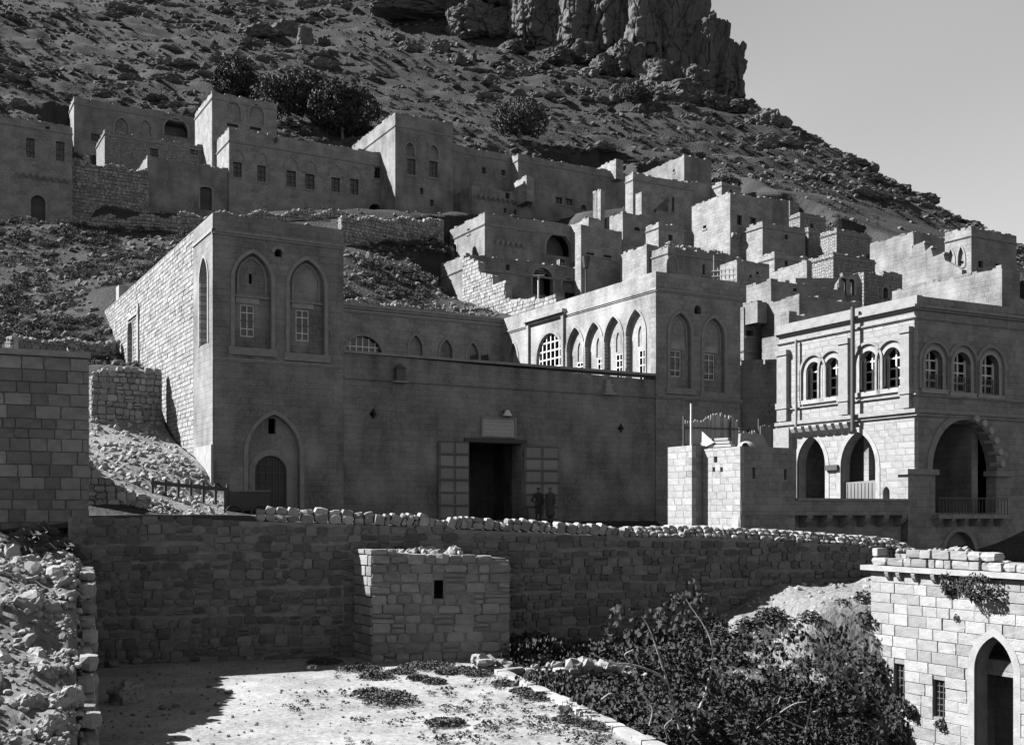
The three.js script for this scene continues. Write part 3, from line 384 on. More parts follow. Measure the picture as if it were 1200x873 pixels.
{
  const { r, f, l } = wingBase('barracks_wing', 'barracks wing whose sunlit court side has pointed niches and a white fan window', RC);
  const W = f.at(868, 450)[0];
  const a1 = f.spec(797.5, 367, 455, 24, 'p'), a2 = f.spec(837, 373, 460, 24, 'p'), w1 = f.spec(795, 410, 441, 13), w2 = f.spec(834.5, 414, 445, 13), o1 = f.spec(818, 360, 368, 8, 'r'); o1.h = o1.w;
  const ns = [[674, 384, 19], [696, 378, 20], [719, 371, 21], [745, 363, 22]].map(([px, t, w], k) => l.spec(px, t, 470, w, 'p', [1.5, 1.5, 1.5, 1.5][k])), nw = [[676, 424, 446, 8], [700, 419, 446, 8], [722, 414, 446, 9], [749, 409, 446, 9]].map(q => l.spec(q[0], q[1], q[2], q[3]));
  const small = l.spec(602, 402, 470, 9, 'p', 1.2), fan = l.spec(644, 391, 470, 29, 'r', 1.6), dr = l.spec(577, 400, 470, 5, 'r');
  const slots = ns.map(s => ({ x: s.x + 0.1, y: s.y + s.h - 2.1, w: 0.42, h: 1.2, a: 'p', rise: 0.5 }));
  shell(r, f, l, W, RD, HT, M.ash2, [outline(a1), outline(a2), outline(o1)], [...ns, small, fan, dr].map(s => outline(s)), -1.5, M.white);
  blindArch(f, a1, w1, { rec: 0.22, m: M.ash2 }); blindArch(f, a2, w2, { rec: 0.22, m: M.ash2 });
  for (const a of [a1, a2]) { ring(f, { ...a, y: a.y + a.h - 1.9, h: 1.7, w: a.w * 0.72 }, 0, 0.09, -0.24, -0.15, M.smooth, 'inner_moulding'); f.box('sill', M.smooth, a.x - a.w / 2 - 0.3, a.x + a.w / 2 + 0.3, a.y - 0.35, a.y, -0.3, 0.1); }
  const [, yc] = f.at(768, 337), [, ys] = f.at(768, 462);
  band(f, M.smooth, -0.08, W + 0.06, yc - 0.2, yc, 0.12, 'cornice'); band(f, M.smooth, 0, W + 0.12, ys - 0.2, ys, 0.1);
  band(l, M.white, -RD, 0.12, yc - 0.2, yc, 0.1, 'cornice');
  ns.forEach((s, k) => {
    const p = l.shape('blind_arch', M.white, outline(s, 0.04), [outline(nw[k]), outline(slots[k])], -0.42, -0.26);
    l.shape('slot', M.smooth, outline(slots[k], 0.02), [], -0.4, -0.33, p);
    win(l, nw[k], { recess: 0.32, cols: 2, rows: 4, b: 0.06 }); ring(l, s, 0.02, 0.16, -0.01, 0.05, M.white);
    for (let j = 0; j < 16; j++) { const y = s.y + 2 + j * (s.h - 3.4) / 16; l.box('quoin', j % 2 ? M.pale : M.ash2, s.x - s.w / 2 - 0.004, s.x - s.w / 2 + 0.06, y, y + (s.h - 3.4) / 16 - 0.015, -0.25, 0.052); }
  });
  const p2 = l.shape('blind_arch', M.white, outline(small, 0.04), [], -0.4, -0.22); ring(l, small, 0.02, 0.2, -0.01, 0.05, M.white);
  win(l, fan, { recess: 0.14, cols: 6, rows: 8, b: 0.09, edge: 0.16 }); ring(l, fan, 0.02, 0.24, -0.01, 0.07, M.white);
  const fx0 = l.at(620, 400)[0], fx1 = l.at(661, 400)[0], fy = l.at(640, 376)[1];
  for (const x of [fx0, fx1]) l.box('pilaster', M.white, x - 0.14, x + 0.14, 5, fy, 0, 0.16); band(l, M.white, fx0 - 0.3, fx1 + 0.3, fy, fy + 0.4, 0.34, 'cornice');
  l.shape('door', M.woodD, outline(dr, 0.03), [], -0.4, -0.34);
  const pp = l.at(587, 400)[0]; l.box('downpipe', M.iron, pp - 0.05, pp + 0.05, 5, HT - 0.9, 0.03, 0.13); l.box('pipe_bracket', M.iron, pp - 0.05, pp + 0.05, HT - 1.2, HT - 1.1, 0.13, 0.9);
}
const GL = RWx - LW - 0.02;
{ // gate wall between the wings, in the plane of their fronts
  const o = along(BC, LW + 0.01), r = thing('gate_wall', 'long dark plastered wall with open double gate and sign board above', 'wall', o), f = new Face(r, o, TH);
  const g = f.spec(581, 519, 612, 63); const [, yt] = f.at(402, 413), [, yt2] = f.at(765, 445), [, ys] = f.at(402, 440);
  const gh = outline(g), dm = (px, py, s) => { const [x, y] = f.at(px, py); return [[x, y - s * 1.5], [x + s, y - s * 0.3], [x, y + s * 1.2], [x - s, y - s * 0.3]]; }, d1 = dm(438, 484, 0.22), d2 = dm(728.5, 501, 0.22), sl = outline(f.spec(797, 498, 508, 2));
  f.shape('wall', M.plas2, [[0, -1.2], [GL, -1.2], [GL, yt2], [0, yt]], [gh, d1, d2], -1.1, gateZ);
  for (const d of [d1, d2]) f.shape('drain_hole', M.plas2, d, [], -0.95, -0.9);
  band(f, M.plas2, 0.02, GL - 0.02, ys - 0.14, ys, 0.03); f.box('coping', M.smooth, 0.02, GL - 0.02, yt + 0.003, yt + 0.13, -1.15, 0.02);
  // timber lintel and open leaves
  f.box('lintel', M.woodD, g.x - g.w / 2 - 0.25, g.x + g.w / 2 + 0.25, g.y + g.h + 0.01, g.y + g.h + 0.2, -0.3, 0.06);
  const leaf = (xa, xb, y0, y1, hinge, ang) => {
    const gr = new THREE.Group(); const [hx] = [hinge]; const w = xb - xa, gs = [], pans = [];
    const fl = new Face(r, f.w(hinge, 0, 0.1), TH + ang), s = hinge === xa ? 1 : -1, X = (v) => s > 0 ? v : -w + v;
    const d = fl.box('gate_leaf', M.wood, X(0), X(w), y0, y1, -0.05, 0);
    for (let c = 0; c < 2; c++) for (let k = 0; k < 6; k++) fl.box('panel', M.woodP2, X(0.1 + c * w / 2), X(w / 2 + c * w / 2 - 0.06), lerp(y0, y1, k / 6) + 0.08, lerp(y0, y1, (k + 1) / 6) - 0.06, 0.001, 0.045, d);
    for (let k = 0; k <= 6; k++) fl.box('strap', M.strap, X(0), X(w), lerp(y0, y1, k / 6) - 0.03, lerp(y0, y1, k / 6) + 0.025, 0.002, 0.03, d);
  };
  const L0 = f.at(513, 560)[0], L1 = f.at(549, 560)[0], R0 = f.at(613, 560)[0], R1 = f.at(651, 560)[0], by = f.at(530, 608)[1];
  leaf(L0, L1 - 0.02, by, f.at(530, 518)[1], L1 - 0.02, 0); leaf(R0 + 0.02, R1, by - 0.05, f.at(630, 524)[1], R0 + 0.02, -0.1);
  f.box('threshold', M.smooth, g.x - g.w / 2 - 0.6, g.x + g.w / 2 + 0.6, -0.6, g.y - 0.02 + 0.12, -1.2, 0.5);
  // dark vaulted passage behind the gate, with a slot of light at its far end
  const pz = -6.5, px0 = g.x - 3.2, px1 = g.x + 3.4, hs = f.spec(577, 521, 534, 10); const hb = f.at(583, 521, pz), hb2 = f.at(592, 533, pz);
  f.box('passage_wall', M.plas2, px0 - 0.4, px0, -1, 5.4, pz, -1.11); f.box('passage_wall', M.plas2, px1, px1 + 0.4, -1, 5.4, pz, -1.11); f.box('passage_vault', M.plas2, px0 - 0.4, px1 + 0.4, 5.4, 5.8, pz - 0.4, -1.11);
  f.shape('passage_wall', M.plas2, [[px0 - 0.4, -1], [px1 + 0.4, -1], [px1 + 0.4, 5.4], [px0 - 0.4, 5.4]], [[[hb[0], hb2[1]], [hb2[0], hb2[1]], [hb2[0], hb[1]], [hb[0], hb[1]]]], pz - 0.4, pz);
  const cp = f.at(601, 560, -4)[0]; f.box('pier', M.plas, cp - 0.35, cp + 0.35, -0.5, 5.4, -4.4, -3.7);
}
{ // framed sign above the gate, lamp, lantern and small pinnacle on the wall
  const f0 = new Face({ position: new V3() }, along(BC, LW + 0.01), TH), s = f0.spec(584, 489, 513, 41), p = f0.w(s.x, s.y + s.h / 2, 0);
  const r = thing('sign_board', 'framed stone inscription board above the gate opening', 'sign', p), f = new Face(r, p, TH), w = s.w / 2, h = s.h / 2;
  const sc = document.createElement('canvas'); sc.width = 256; sc.height = 160; const c = sc.getContext('2d'); c.fillStyle = '#a2a2a2'; c.fillRect(0, 0, 256, 160); c.strokeStyle = '#5c5c5c'; const q = rng(77);
  for (let row = 0; row < 4; row++) { let x = 18; while (x < 236) { const y = 30 + row * 34, L = 8 + q() * 16; c.lineWidth = 2 + q() * 2; c.beginPath(); c.moveTo(x, y + (q() - .5) * 12); c.quadraticCurveTo(x + L * .5, y + 10 * q(), x + L, y + (q() - .5) * 14); c.stroke(); x += L + 4 + q() * 5; } }
  const tx = new THREE.CanvasTexture(sc); tx.colorSpace = THREE.SRGBColorSpace; const sm = new THREE.MeshStandardMaterial({ map: tx, roughness: 0.9 }); sm.color.setRGB(0.75, 0.75, 0.75);
  const bd = part(r, 'panel', box(-w + 0.06, w - 0.06, -h + 0.06, h - 0.06, -0.06, 0.03).applyMatrix4(f.m), sm);
  for (const [a, b, c2, d] of [[-w, w, h - 0.09, h], [-w, w, -h, -h + 0.09], [-w, -w + 0.09, -h + 0.091, h - 0.091], [w - 0.09, w, -h + 0.091, h - 0.091]]) f.box('frame', M.smooth, a, b, c2, d, -0.06, 0.09);
  const lp = f0.w(...f0.at(590, 486).slice(0, 2), 0), lr = thing('wall_lamp', 'small lamp on a bracket above the sign board', 'lamp', lp), lf = new Face(lr, lp, TH);
  part(lr, 'lamp_shade', lf.bake(new THREE.CylinderGeometry(0.1, 0.26, 0.3, 14, 1).translate(0, 0.05, 0.42)), M.frame); lf.box('bracket', M.iron, -0.03, 0.03, 0.16, 0.22, -0.06, 0.44); lf.box('lamp_back', M.iron, 0.1, 0.3, -0.12, 0.24, -0.06, 0.3);
  const np = f0.w(...f0.at(467, 447).slice(0, 2), 0), nr = thing('wall_lantern', 'dark boxy lantern fixed near the top of the gate wall', 'lantern', np), nf = new Face(nr, np, TH);
  nf.box('housing', M.iron, -0.24, 0.24, 0, 0.62, -0.06, 0.32); part(nr, 'lantern_cap', nf.bake(new THREE.ConeGeometry(0.38, 0.26, 4).rotateY(Math.PI / 4).translate(0, 0.75, 0.13)), M.iron); nf.box('shelf', M.smooth, -0.36, 0.36, -0.09, -0.002, -0.06, 0.4);
  const qp = f0.w(...f0.at(712, 463).slice(0, 2), 0), qr = thing('wall_ornament', 'small pale stepped stone ornament on the gate wall', 'ornament', qp), qf = new Face(qr, qp, TH);
  [[0.36, 0, 0.12], [0.24, 0.121, 0.3], [0.2, 0.301, 0.46], [0.25, 0.461, 0.58], [0.13, 0.581, 0.82]].forEach(([a, b, c2], k) => qf.box('tier', M.pale, -a, a, b, c2, -0.05, a * 0.8 + 0.04));
}
{ // court's back range
  const o = back(along(BC, LW + 0.02), RD - 0.6), r = thing('court_range', 'dark range closing the court, with a white half-round window and blind niches', 'building', o), f = new Face(r, o, TH), W = GL;
  const ns = [[487, 393, 425, 15], [523, 398, 425, 14], [554, 402, 425, 13]].map(q => f.spec(...q, 'p', 0.9)), fan = f.spec(426, 394, 430, 44, 'r', 1.3), H = HT + 0.05;
  f.shape('wall', M.ash2, [[0, -1], [W, -1], [W, H], [0, H]], [...ns, fan].map(s => outline(s)), -0.6, 0);
  ns.forEach(s => { f.shape('blind_arch', M.plas2, outline(s, 0.03), [], -0.5, -0.22); ring(f, s, 0.02, 0.16, -0.01, 0.05, M.smooth); });
  win(f, fan, { recess: 0.25, cols: 6, rows: 3, b: 0.08 }); ring(f, fan, 0.02, 0.18, -0.01, 0.05, M.smooth);
  const [, yc] = f.at(577, 379); band(f, M.smooth, 0, W, yc - 0.18, yc, 0.12, 'cornice'); band(f, M.smooth, 0, W, H - 0.3, H + 0.02, 0.2, 'cornice');
  prism(r, 'roof', [o.clone().addScaledVector(f.n, -0.62), f.w(W, 0, -0.62), f.w(W, 0, -5), f.w(0, 0, -5)], o.y + H - 0.5, o.y + H - 0.2, M.roof);
  const tp = f.w(...f.at(460, 412).slice(0, 2), 0.4), t = thing('white_post', 'thin white T-shaped post standing in the court', 'post', new V3(tp.x, STREET, tp.z)); part(t, 'post', new THREE.CylinderGeometry(0.05, 0.05, 9.9, 6).translate(0, 4.95, 0), M.frame); part(t, 'crossbar', box(0, 0.7, 9.35, 9.43, -0.04, 0.04), M.frame);
}

// ---------- the mansion on the right, its platform and annex ----------
const MT = 0.475;
{
  const o = at(1072, 600, 48); o.y = 8.2;
  const r = thing('mansion', 'two-storey stone mansion with round-arched white windows above a pointed arcade', 'building', o), f = new Face(r, o, MT), l = new Face(r, o, MT - Math.PI / 2);
  const H = f.at(1072, 347)[1], D = -l.at(913, 400)[0], W = 11, t = 0.55;
  const lw = [[954, 424, 468, 17], [976, 419, 465, 18], [1018, 411, 459, 20], [1046, 407, 455, 21]].map(q => l.spec(...q, 'r')), fw = [[1095, 410, 456, 20], [1128, 413, 460, 20], [1161, 416, 463, 20]].map(q => f.spec(...q, 'r'));
  const arc = [[951, 511, 600, 33], [1006, 506, 604, 41]].map(q => l.spec(...q, 'p')), slit = l.spec(1039, 570, 590, 8, 'p'), big = f.spec(1131, 492, 601, 76, 'r'), door = f.spec(1125, 623, 660, 38, 'r');
  big.rise = big.w * 0.55; door.rise = door.w * 0.6;
  const lh = [...lw, ...arc, slit].map(s => outline(s)), fh = [...fw, big, door].map(s => outline(s));
  f.shape('wall', M.ash2, [[0, -1.5], [W, -1.5], [W, H], [0, H]], fh, -t, 0);
  l.shape('wall', M.smooth, [[-D, -1.5], [-t, -1.5], [-t, H], [-D, H]], lh, -t, -0.005);
  prism(r, 'wall', [f.w(W - t, 0, -t), f.w(W, 0, -t), f.w(W, 0, -D), f.w(W - t, 0, -D)], o.y - 1.5, o.y + H, M.ash2); prism(r, 'wall', [f.w(t, 0, -D + t), f.w(t, 0, -D), f.w(W - t, 0, -D), f.w(W - t, 0, -D + t)], o.y - 1.5, o.y + H - 0.02, M.ash2);
  prism(r, 'roof', [f.w(t - 0.05, 0, -t + 0.05), f.w(W - t + 0.05, 0, -t + 0.05), f.w(W - t + 0.05, 0, -D + t - 0.05), f.w(t - 0.05, 0, -D + t - 0.05)], o.y + H - 0.9, o.y + H - 0.6, M.roof);
  const ys = f.at(1072, 479)[1];
  prism(r, 'floor', [f.w(t - 0.05, 0, -t + 0.05), f.w(W - t + 0.05, 0, -t + 0.05), f.w(W - t + 0.05, 0, -D + t - 0.05), f.w(t - 0.05, 0, -D + t - 0.05)], o.y + ys - 0.5, o.y + ys - 0.2, M.plas2);
  prism(r, 'inner_wall', [f.w(4.2, 0, -t), f.w(4.6, 0, -t), f.w(4.6, 0, -D + t), f.w(4.2, 0, -D + t)], o.y - 1, o.y + ys - 0.5, M.plas2);
  prism(r, 'inner_wall', [f.w(t, 0, -3.2), f.w(t, 0, -3.5), f.w(W - t, 0, -3.5), f.w(W - t, 0, -3.2)], o.y - 1, o.y + ys - 0.51, M.plas2);
  // courses of ashlar on the sunlit side
  const fr = lw.map(s => outline(s, 0.3)), all = [...fr, ...arc.map(s => outline(s, 0.02)), outline(slit, 0.02)];
  stones(l, -D, 0.02, -1.4, H - 0.75, { ch: [0.27, 0.3], cw: [0.5, 0.95], seed: 31, geos: SHARP, mats: greys(0.205, 0.235, 0.008), holes: all, depth: 0.24, proud: 0.004, joint: 0.012, jz: 0.006, parts: 300, name: 'block', vis: (px, py) => py < 585 });
  const ww = (fc, s, lit) => { const p = win(fc, s, { recess: 0.3, cols: 2, rows: 4, b: 0.07, edge: 0.11 }); const gg = outline(s, 0.03); fc.shape('surround', M.pale, ringLoop(outline(s, 0.16, 0), outline(s, 0)), [], -0.12, 0.03, p); ring(fc, s, 0.3, 0.42, -0.05, 0.1, M.smooth, 'outer_moulding', undefined, p); ring(fc, s, 0.165, 0.29, -0.15, -0.01, M.smooth, 'inner_moulding', undefined, p); fc.box('sill', M.pale, s.x - s.w / 2 - 0.3, s.x + s.w / 2 + 0.3, s.y - 0.2, s.y - 0.003, -0.2, 0.1, p); return p; };
  lw.forEach((s, k) => { const p = ww(l, s); const sf = new Face(r, l.w(s.x - s.w / 2 + 0.04, 0, -0.16), l.ang - Math.PI * 0.3); sf.box('shutter', M.woodD, 0, s.w * 0.5, s.y + 0.1, s.y + s.h - s.w * 0.42, -0.02, 0.02, p); });
  fw.forEach(s => { const p = ww(f, s); part(p, 'railing', f.bake(bars({ ...s, h: s.h * 0.38, a: 0 }, 8, 2, 0.025, 0.0, 0.03)), M.iron); });
  // bands, cornice, pilasters
  for (const [fc, a, b] of [[l, -D - 0.1, 0.22], [f, 0.0, W]]) {
    const yc = fc === l ? l.at(1072, 357)[1] : f.at(1072, 357)[1];
    const tm = fc === l ? M.lit : M.smooth; band(fc, tm, a, b, yc - 0.2, yc, 0.2, 'cornice'); band(fc, tm, a + 0.05, b - 0.05, yc - 0.62, yc - 0.5, 0.1, 'cornice'); band(fc, tm, a, b, ys - 0.3, ys, 0.2); band(fc, tm, a + 0.05, b - 0.05, ys + 0.55, ys + 0.66, 0.1);
    fc.box('parapet', fc === l ? M.lit : M.ash2, a, b - 0.02, yc + 0.003, H + 0.02, -0.3, 0.06);
  }
  const pil = (x, w) => { l.box('pilaster', M.lit, x - w / 2, x + w / 2, ys + 0.05, H - 1.35, 0.0, 0.22); l.box('pilaster_base', M.lit, x - w / 2 - 0.06, x + w / 2 + 0.06, ys + 0.66, ys + 0.95, 0, 0.27); l.box('capital', M.lit, x - w / 2 - 0.06, x + w / 2 + 0.06, H - 1.55, H - 1.3, 0, 0.28); };
  const px1 = l.at(995, 420)[0]; pil(px1 - 0.15, 0.6); pil(-0.35, 0.5); pil(-D + 0.45, 0.7);
  const pipe = l.at(1003.5, 420)[0]; part(r, 'downpipe', l.bake(new THREE.CylinderGeometry(0.1, 0.1, H - ys + 0.8, 10).translate(pipe + 0.15, (H + ys) / 2 - 0.36, 0.34)), M.iron);
  const p2 = l.at(937, 420)[0]; part(r, 'downpipe', l.bake(new THREE.CylinderGeometry(0.07, 0.07, H - ys - 0.6, 8).translate(p2, (H + ys) / 2 - 0.6, 0.2)), M.smooth);
  const c0 = l.at(936, 495)[0], c1 = l.at(998, 490)[0]; corbels(l, M.pale, c0, c1, ys - 0.31, 8, 0.28, 0.42, 0.5);
  l.box('corbel_slab', M.smooth, c0 - 0.4, c1 + 0.4, ys - 0.31, ys - 0.301, 0, 0.3);
  l.box('pier', M.lit, -D, l.at(931, 510)[0], -1.4, ys - 0.31, -0.05, 0.35);
  // arcade and front arch
  arc.forEach(s => ring(l, s, 0.0, 0.26, -0.1, 0.03, M.pale)); l.shape('hoarding', M.wood, [[arc[1].x - arc[1].w / 2, arc[1].y], [arc[1].x + arc[1].w / 2, arc[1].y], [arc[1].x + arc[1].w / 2, l.at(1006, 563)[1]], [arc[1].x - arc[1].w / 2, l.at(1006, 565)[1]]], [], -0.3, -0.2);
  for (let k = 1; k < 10; k++) l.box('batten', M.wood, lerp(arc[1].x - arc[1].w / 2, arc[1].x + arc[1].w / 2, k / 10) - 0.02, lerp(arc[1].x - arc[1].w / 2, arc[1].x + arc[1].w / 2, k / 10) + 0.02, arc[1].y, l.at(1006, 566)[1], -0.2, -0.17);
  l.box('bracket', M.woodD, l.at(975, 549)[0] - 0.3, l.at(984, 549)[0], l.at(980, 551)[1], l.at(980, 545)[1], 0.0, 0.16);
  ring(f, big, 0.0, 0.32, -0.05, 0.06, M.smooth, 'arch_moulding', f.at(1131, 552)[1]);
  const bc = [big.x, big.y + big.h - big.rise], br = big.w / 2 + 0.12; for (let k = 0; k < 6; k++) { const a = 0.14 + k * 0.24, g = new THREE.CylinderGeometry(0.16, 0.16, 0.62, 8).rotateX(Math.PI / 2).translate(bc[0] + Math.cos(a) * br, bc[1] + Math.sin(a) * (big.rise + 0.12), -0.02); part(r, 'cushion_voussoir', f.bake(g), paleStone[4]); }
  const im = f.at(1072, 553)[1], ib = -1.4; 
  f.box('impost', M.smooth, -0.62, big.x - big.w / 2 + 0.24, im - 0.12, im + 0.12, -0.5, 0.22); f.box('pier', M.ash2, -0.5, big.x - big.w / 2 + 0.1, ib, im - 0.121, -0.45, 0.12); f.box('impost', M.smooth, big.x + big.w / 2 - 0.24, big.x + big.w / 2 + 0.9, im - 0.12, im + 0.12, -0.5, 0.22);
  const bal = f.at(1131, 603)[1]; f.box('balcony', M.smooth, big.x - big.w / 2 - 0.1, big.x + big.w / 2 + 0.3, bal - 0.18, bal, -0.5, 0.5); corbels(f, M.smooth, big.x - big.w / 2 + 0.1, big.x + big.w / 2, bal - 0.181, 6, 0.2, 0.42, 0.36);
  const bp = f.box('balcony_rail', M.iron, big.x - big.w / 2 - 0.05, big.x + big.w / 2 + 0.25, bal + 0.7, bal + 0.74, 0.42, 0.46); for (let k = 0; k < 22; k++) f.box('baluster', M.iron, lerp(big.x - big.w / 2, big.x + big.w / 2 + 0.2, k / 21) - 0.012, lerp(big.x - big.w / 2, big.x + big.w / 2 + 0.2, k / 21) + 0.012, bal, bal + 0.7, 0.428, 0.452, bp);
  f.box('door', M.woodD, f.at(1121, 560)[0] - 0.5, f.at(1121, 560)[0] + 0.5, bal, f.at(1121, 545)[1], -3.28, -3.19);
  ring(f, door, 0.0, 0.2, -0.03, 0.05, M.smooth, 'door_moulding'); f.shape('door', M.plas2, outline(door, 0.02), [], -0.5, -0.35);
  l.shape('slit_panel', M.smooth, outline(slit, 0.02), [], -0.5, -0.42);
}
const PC = at(868, 600, 43.3); PC.y = 8.3;
{ // annex: two low sunlit blocks with loopholes
  const r = thing('annex', 'low flat-roofed annex of two pale sunlit blocks with tiny loophole windows', 'building', PC), f = new Face(r, PC, MT), l = new Face(r, PC, MT - Math.PI / 2);
  const H = f.at(868, 523)[1], D = -l.at(824, 560)[0], W = f.at(932, 560)[0];
  const a = [[839, 535, 542, 4], [837, 547.5, 553, 3], [846, 547.5, 553, 3]].map(q => l.spec(...q)), b = [[884, 548, 561, 3.4], [921, 550, 562, 3.4]].map(q => f.spec(...q));
  
  f.shape('wall', M.ash2, [[0, -0.8], [W, -0.8], [W, H], [0, H]], b.map(s => outline(s)), -0.4, 0); l.shape('wall', M.smooth, [[-D, -0.8], [-0.4, -0.8], [-0.4, H], [-D, H]], a.map(s => outline(s)), -0.4, 0.002);
  stones(l, -D, 0.012, -0.7, H, { ch: [0.24, 0.3], cw: [0.4, 0.8], seed: 41, geos: SHARP, mats: greys(0.21, 0.25, 0.012), holes: a.map(s => outline(s)), depth: 0.2, proud: 0.012, joint: 0.01, jz: 0.008, parts: 120, name: 'block' });
  const o2 = l.w(-D, 0, 0.55), l2 = new Face(r, o2, MT - Math.PI / 2), f2 = new Face(r, o2, MT), D2 = -l2.at(783, 560)[0], c = [[806, 535, 542, 3], [806, 556, 559, 2.4]].map(q => l2.spec(...q)), H2 = l2.at(820, 521)[1];
  l2.shape('wall', M.smooth, [[-D2, -0.8], [-0.4, -0.8], [-0.4, H2], [-D2, H2]], c.map(s => outline(s)), -0.4, 0.002); f2.box('wall', M.ash2, 0, 4, -0.8, H2, -0.4, 0);
  stones(l2, -D2, 0.012, -0.7, H2, { ch: [0.24, 0.3], cw: [0.4, 0.8], seed: 42, geos: SHARP, mats: greys(0.21, 0.25, 0.012), holes: c.map(s => outline(s)), depth: 0.2, proud: 0.012, joint: 0.01, jz: 0.008, parts: 120, name: 'block' });
  prism(r, 'roof', [f.w(0.35, 0, -0.35), f.w(W, 0, -0.35), f.w(W, 0, -D), f.w(0.35, 0, -D)], PC.y + H - 0.4, PC.y + H - 0.1, M.roof); prism(r, 'roof', [f2.w(0.35, 0, -0.35), f2.w(4, 0, -0.35), f2.w(4, 0, -D2), f2.w(0.35, 0, -D2)], PC.y + H2 - 0.4, PC.y + H2 - 0.1, M.roof);
  prism(r, 'wall', [f.w(W - 0.4, 0, -0.4), f.w(W, 0, -0.4), f.w(W, 0, -D), f.w(W - 0.4, 0, -D)], PC.y - 0.8, PC.y + H, M.ash2); prism(r, 'wall', [f2.w(0.4, 0, -D2), f2.w(4, 0, -D2), f2.w(4, 0, -D2 + 0.4), f2.w(0.4, 0, -D2 + 0.4)], PC.y - 0.8, PC.y + H2, M.ash2);
  // reed screen, boards and odds on its roof
  const yR = PC.y + H - 0.1, sp = l.w(-1.2, 0, -0.9); 
  const sr = thing('reed_screen', 'ragged reed screen fence standing on the annex roof', 'screen', new V3(l2.w(-1.8, 0, -0.8).x, yR, l2.w(-1.8, 0, -0.8).z)), sf = new Face(sr, sr.position, MT - 0.1), q = rng(9), n = 62, Ws = sf.at(886, 510)[0];
  for (let k = 0; k < n; k++) { const x = 0.1 + k * Ws / n, hh = 1.25 + 0.25 * q() + 0.35 * Math.exp(-((k - 30) ** 2) / 160) - (k > 44 ? 0.35 : 0); sf.box('reed', q() < 0.5 ? M.woodP : stoneMats[2], x, x + Ws / n * 0.9, 0.02, hh, -0.02, 0.01 + 0.02 * q()); }
  for (const y of [0.35, 1.1]) sf.box('rail', M.woodD, 0, Ws + 0.1, y, y + 0.05, 0.031, 0.07); for (const x of [0, Ws * 0.62, Ws + 0.06]) sf.box('post', M.woodD, x, x + 0.06, 0, 1.6, 0.071, 0.13);
  const pr = thing('plank_panel', 'upright plank panel at the end of the reed screen', 'panel', sf.w(Ws + 0.2, 0, 0.05)), pf = new Face(pr, pr.position, MT); for (let k = 0; k < 5; k++) pf.box('plank', M.wood, k * 0.12, k * 0.12 + 0.11, 0, 1.3 + 0.03 * (k % 3), -0.03, 0.01);
  const po = thing('flag_pole', 'thin pale pole standing at the edge of the annex roof', 'pole', l2.w(-0.4, H2 - 0.1, -0.25)); part(po, 'pole', new THREE.CylinderGeometry(0.035, 0.045, 1.85, 8).translate(0, 0.92, 0), M.frame);
  const tp = l2.w(-0.15, H2 - 0.12, -0.6), te = thing('canvas_flap', 'white triangular canvas flap tied beside the pole', 'canvas', tp), cg = new THREE.Shape([[0, 0], [0.55, 0.24], [0.02, 0.72]].map(p => new V2(...p))); part(te, 'canvas', uvBox(new THREE.ExtrudeGeometry(cg, { depth: 0.02, bevelEnabled: false }).rotateY(-0.55)), M.frame);
  const bd = thing('board_pile', 'pale boards leaning in a low pile on the annex roof', 'boards', l.w(-D + 0.1, H - 0.1, -0.3)), bf = new Face(bd, bd.position, MT - Math.PI / 2 + 0.35); for (let k = 0; k < 4; k++) { const m = bf.box('board', M.woodP, -0.5, 1.1 - 0.12 * k, 0.04 + k * 0.14, 0.14 + k * 0.14, -0.3, 0.1 - 0.08 * k); }
  const ov = thing('clay_oven', 'small pale clay oven with a dark mouth on the annex roof', 'oven', f.w(f.at(896, 522)[0], H - 0.1, -1.1)); part(ov, 'dome', uvBox(new THREE.SphereGeometry(0.42, 14, 8, 0, 6.3, 0, 1.6).scale(1, 0.95, 0.9)), M.pale); part(ov, 'mouth', new THREE.CylinderGeometry(0.13, 0.13, 0.1, 12).rotateX(Math.PI / 2).translate(-0.12, 0.18, 0.35), M.sootShade);  // oven mouth is a solid disc, soot and inner shade painted in one near-black
  const sl = thing('roof_slab', 'pale sloping slab roof between annex and mansion', 'roof', f.w(f.at(903, 525)[0], H - 0.08, -1.9)), slf = new Face(sl, sl.position, MT); slf.shape('slab', M.smooth, [[0, 0], [1.7, 0], [1.2, 0.75], [0.05, 0.75]], [], -0.14, 0);
}
{ // platform with parapet on corbels in front of the mansion
  const o = PC.clone(), r = thing('platform', 'dark parapet wall on corbels below the mansion arcade', 'wall', o), f = new Face(r, o, MT), W = f.at(1067, 600)[0], yb = f.at(868, 604)[1], H1 = f.at(1000, 587)[1], nic = f.spec(997, 590, 607, 7, 'r');
  f.shape('wall', M.ash2, [[0.02, yb], [W, yb], [W, H1], [0.02, H1]], [outline(nic)], -0.45, 0.03); f.shape('niche', M.pale, outline(nic, 0.02), [], -0.2, -0.12);
  f.box('coping', M.smooth, f.at(934, 585)[0], W, H1 + 0.002, H1 + 0.1, -0.5, 0.1);
  f.box('wall', M.ash2, 0.02, W, -1.5, yb - 0.003, -1.2, -0.5); corbels(f, M.smooth, 0.4, W - 0.3, yb - 0.004, 9, 0.3, 0.5, 0.5);
  for (const c of r.children) if (c.name === 'corbel') c.position.addScaledVector(f.n, -0.5);
  prism(r, 'floor', [f.w(2.9, 0, -0.46), f.w(W, 0, -0.46), f.w(W, 0, -8), f.w(2.9, 0, -8)], o.y + yb + 0.1, o.y + yb + 0.3, M.street);
  f.shape('buttress', M.pale, [[-0.25, -1.2], [0.5, -1.2], [0.25, yb - 0.2], [-0.02, yb]], [], -0.49, -0.06);
}

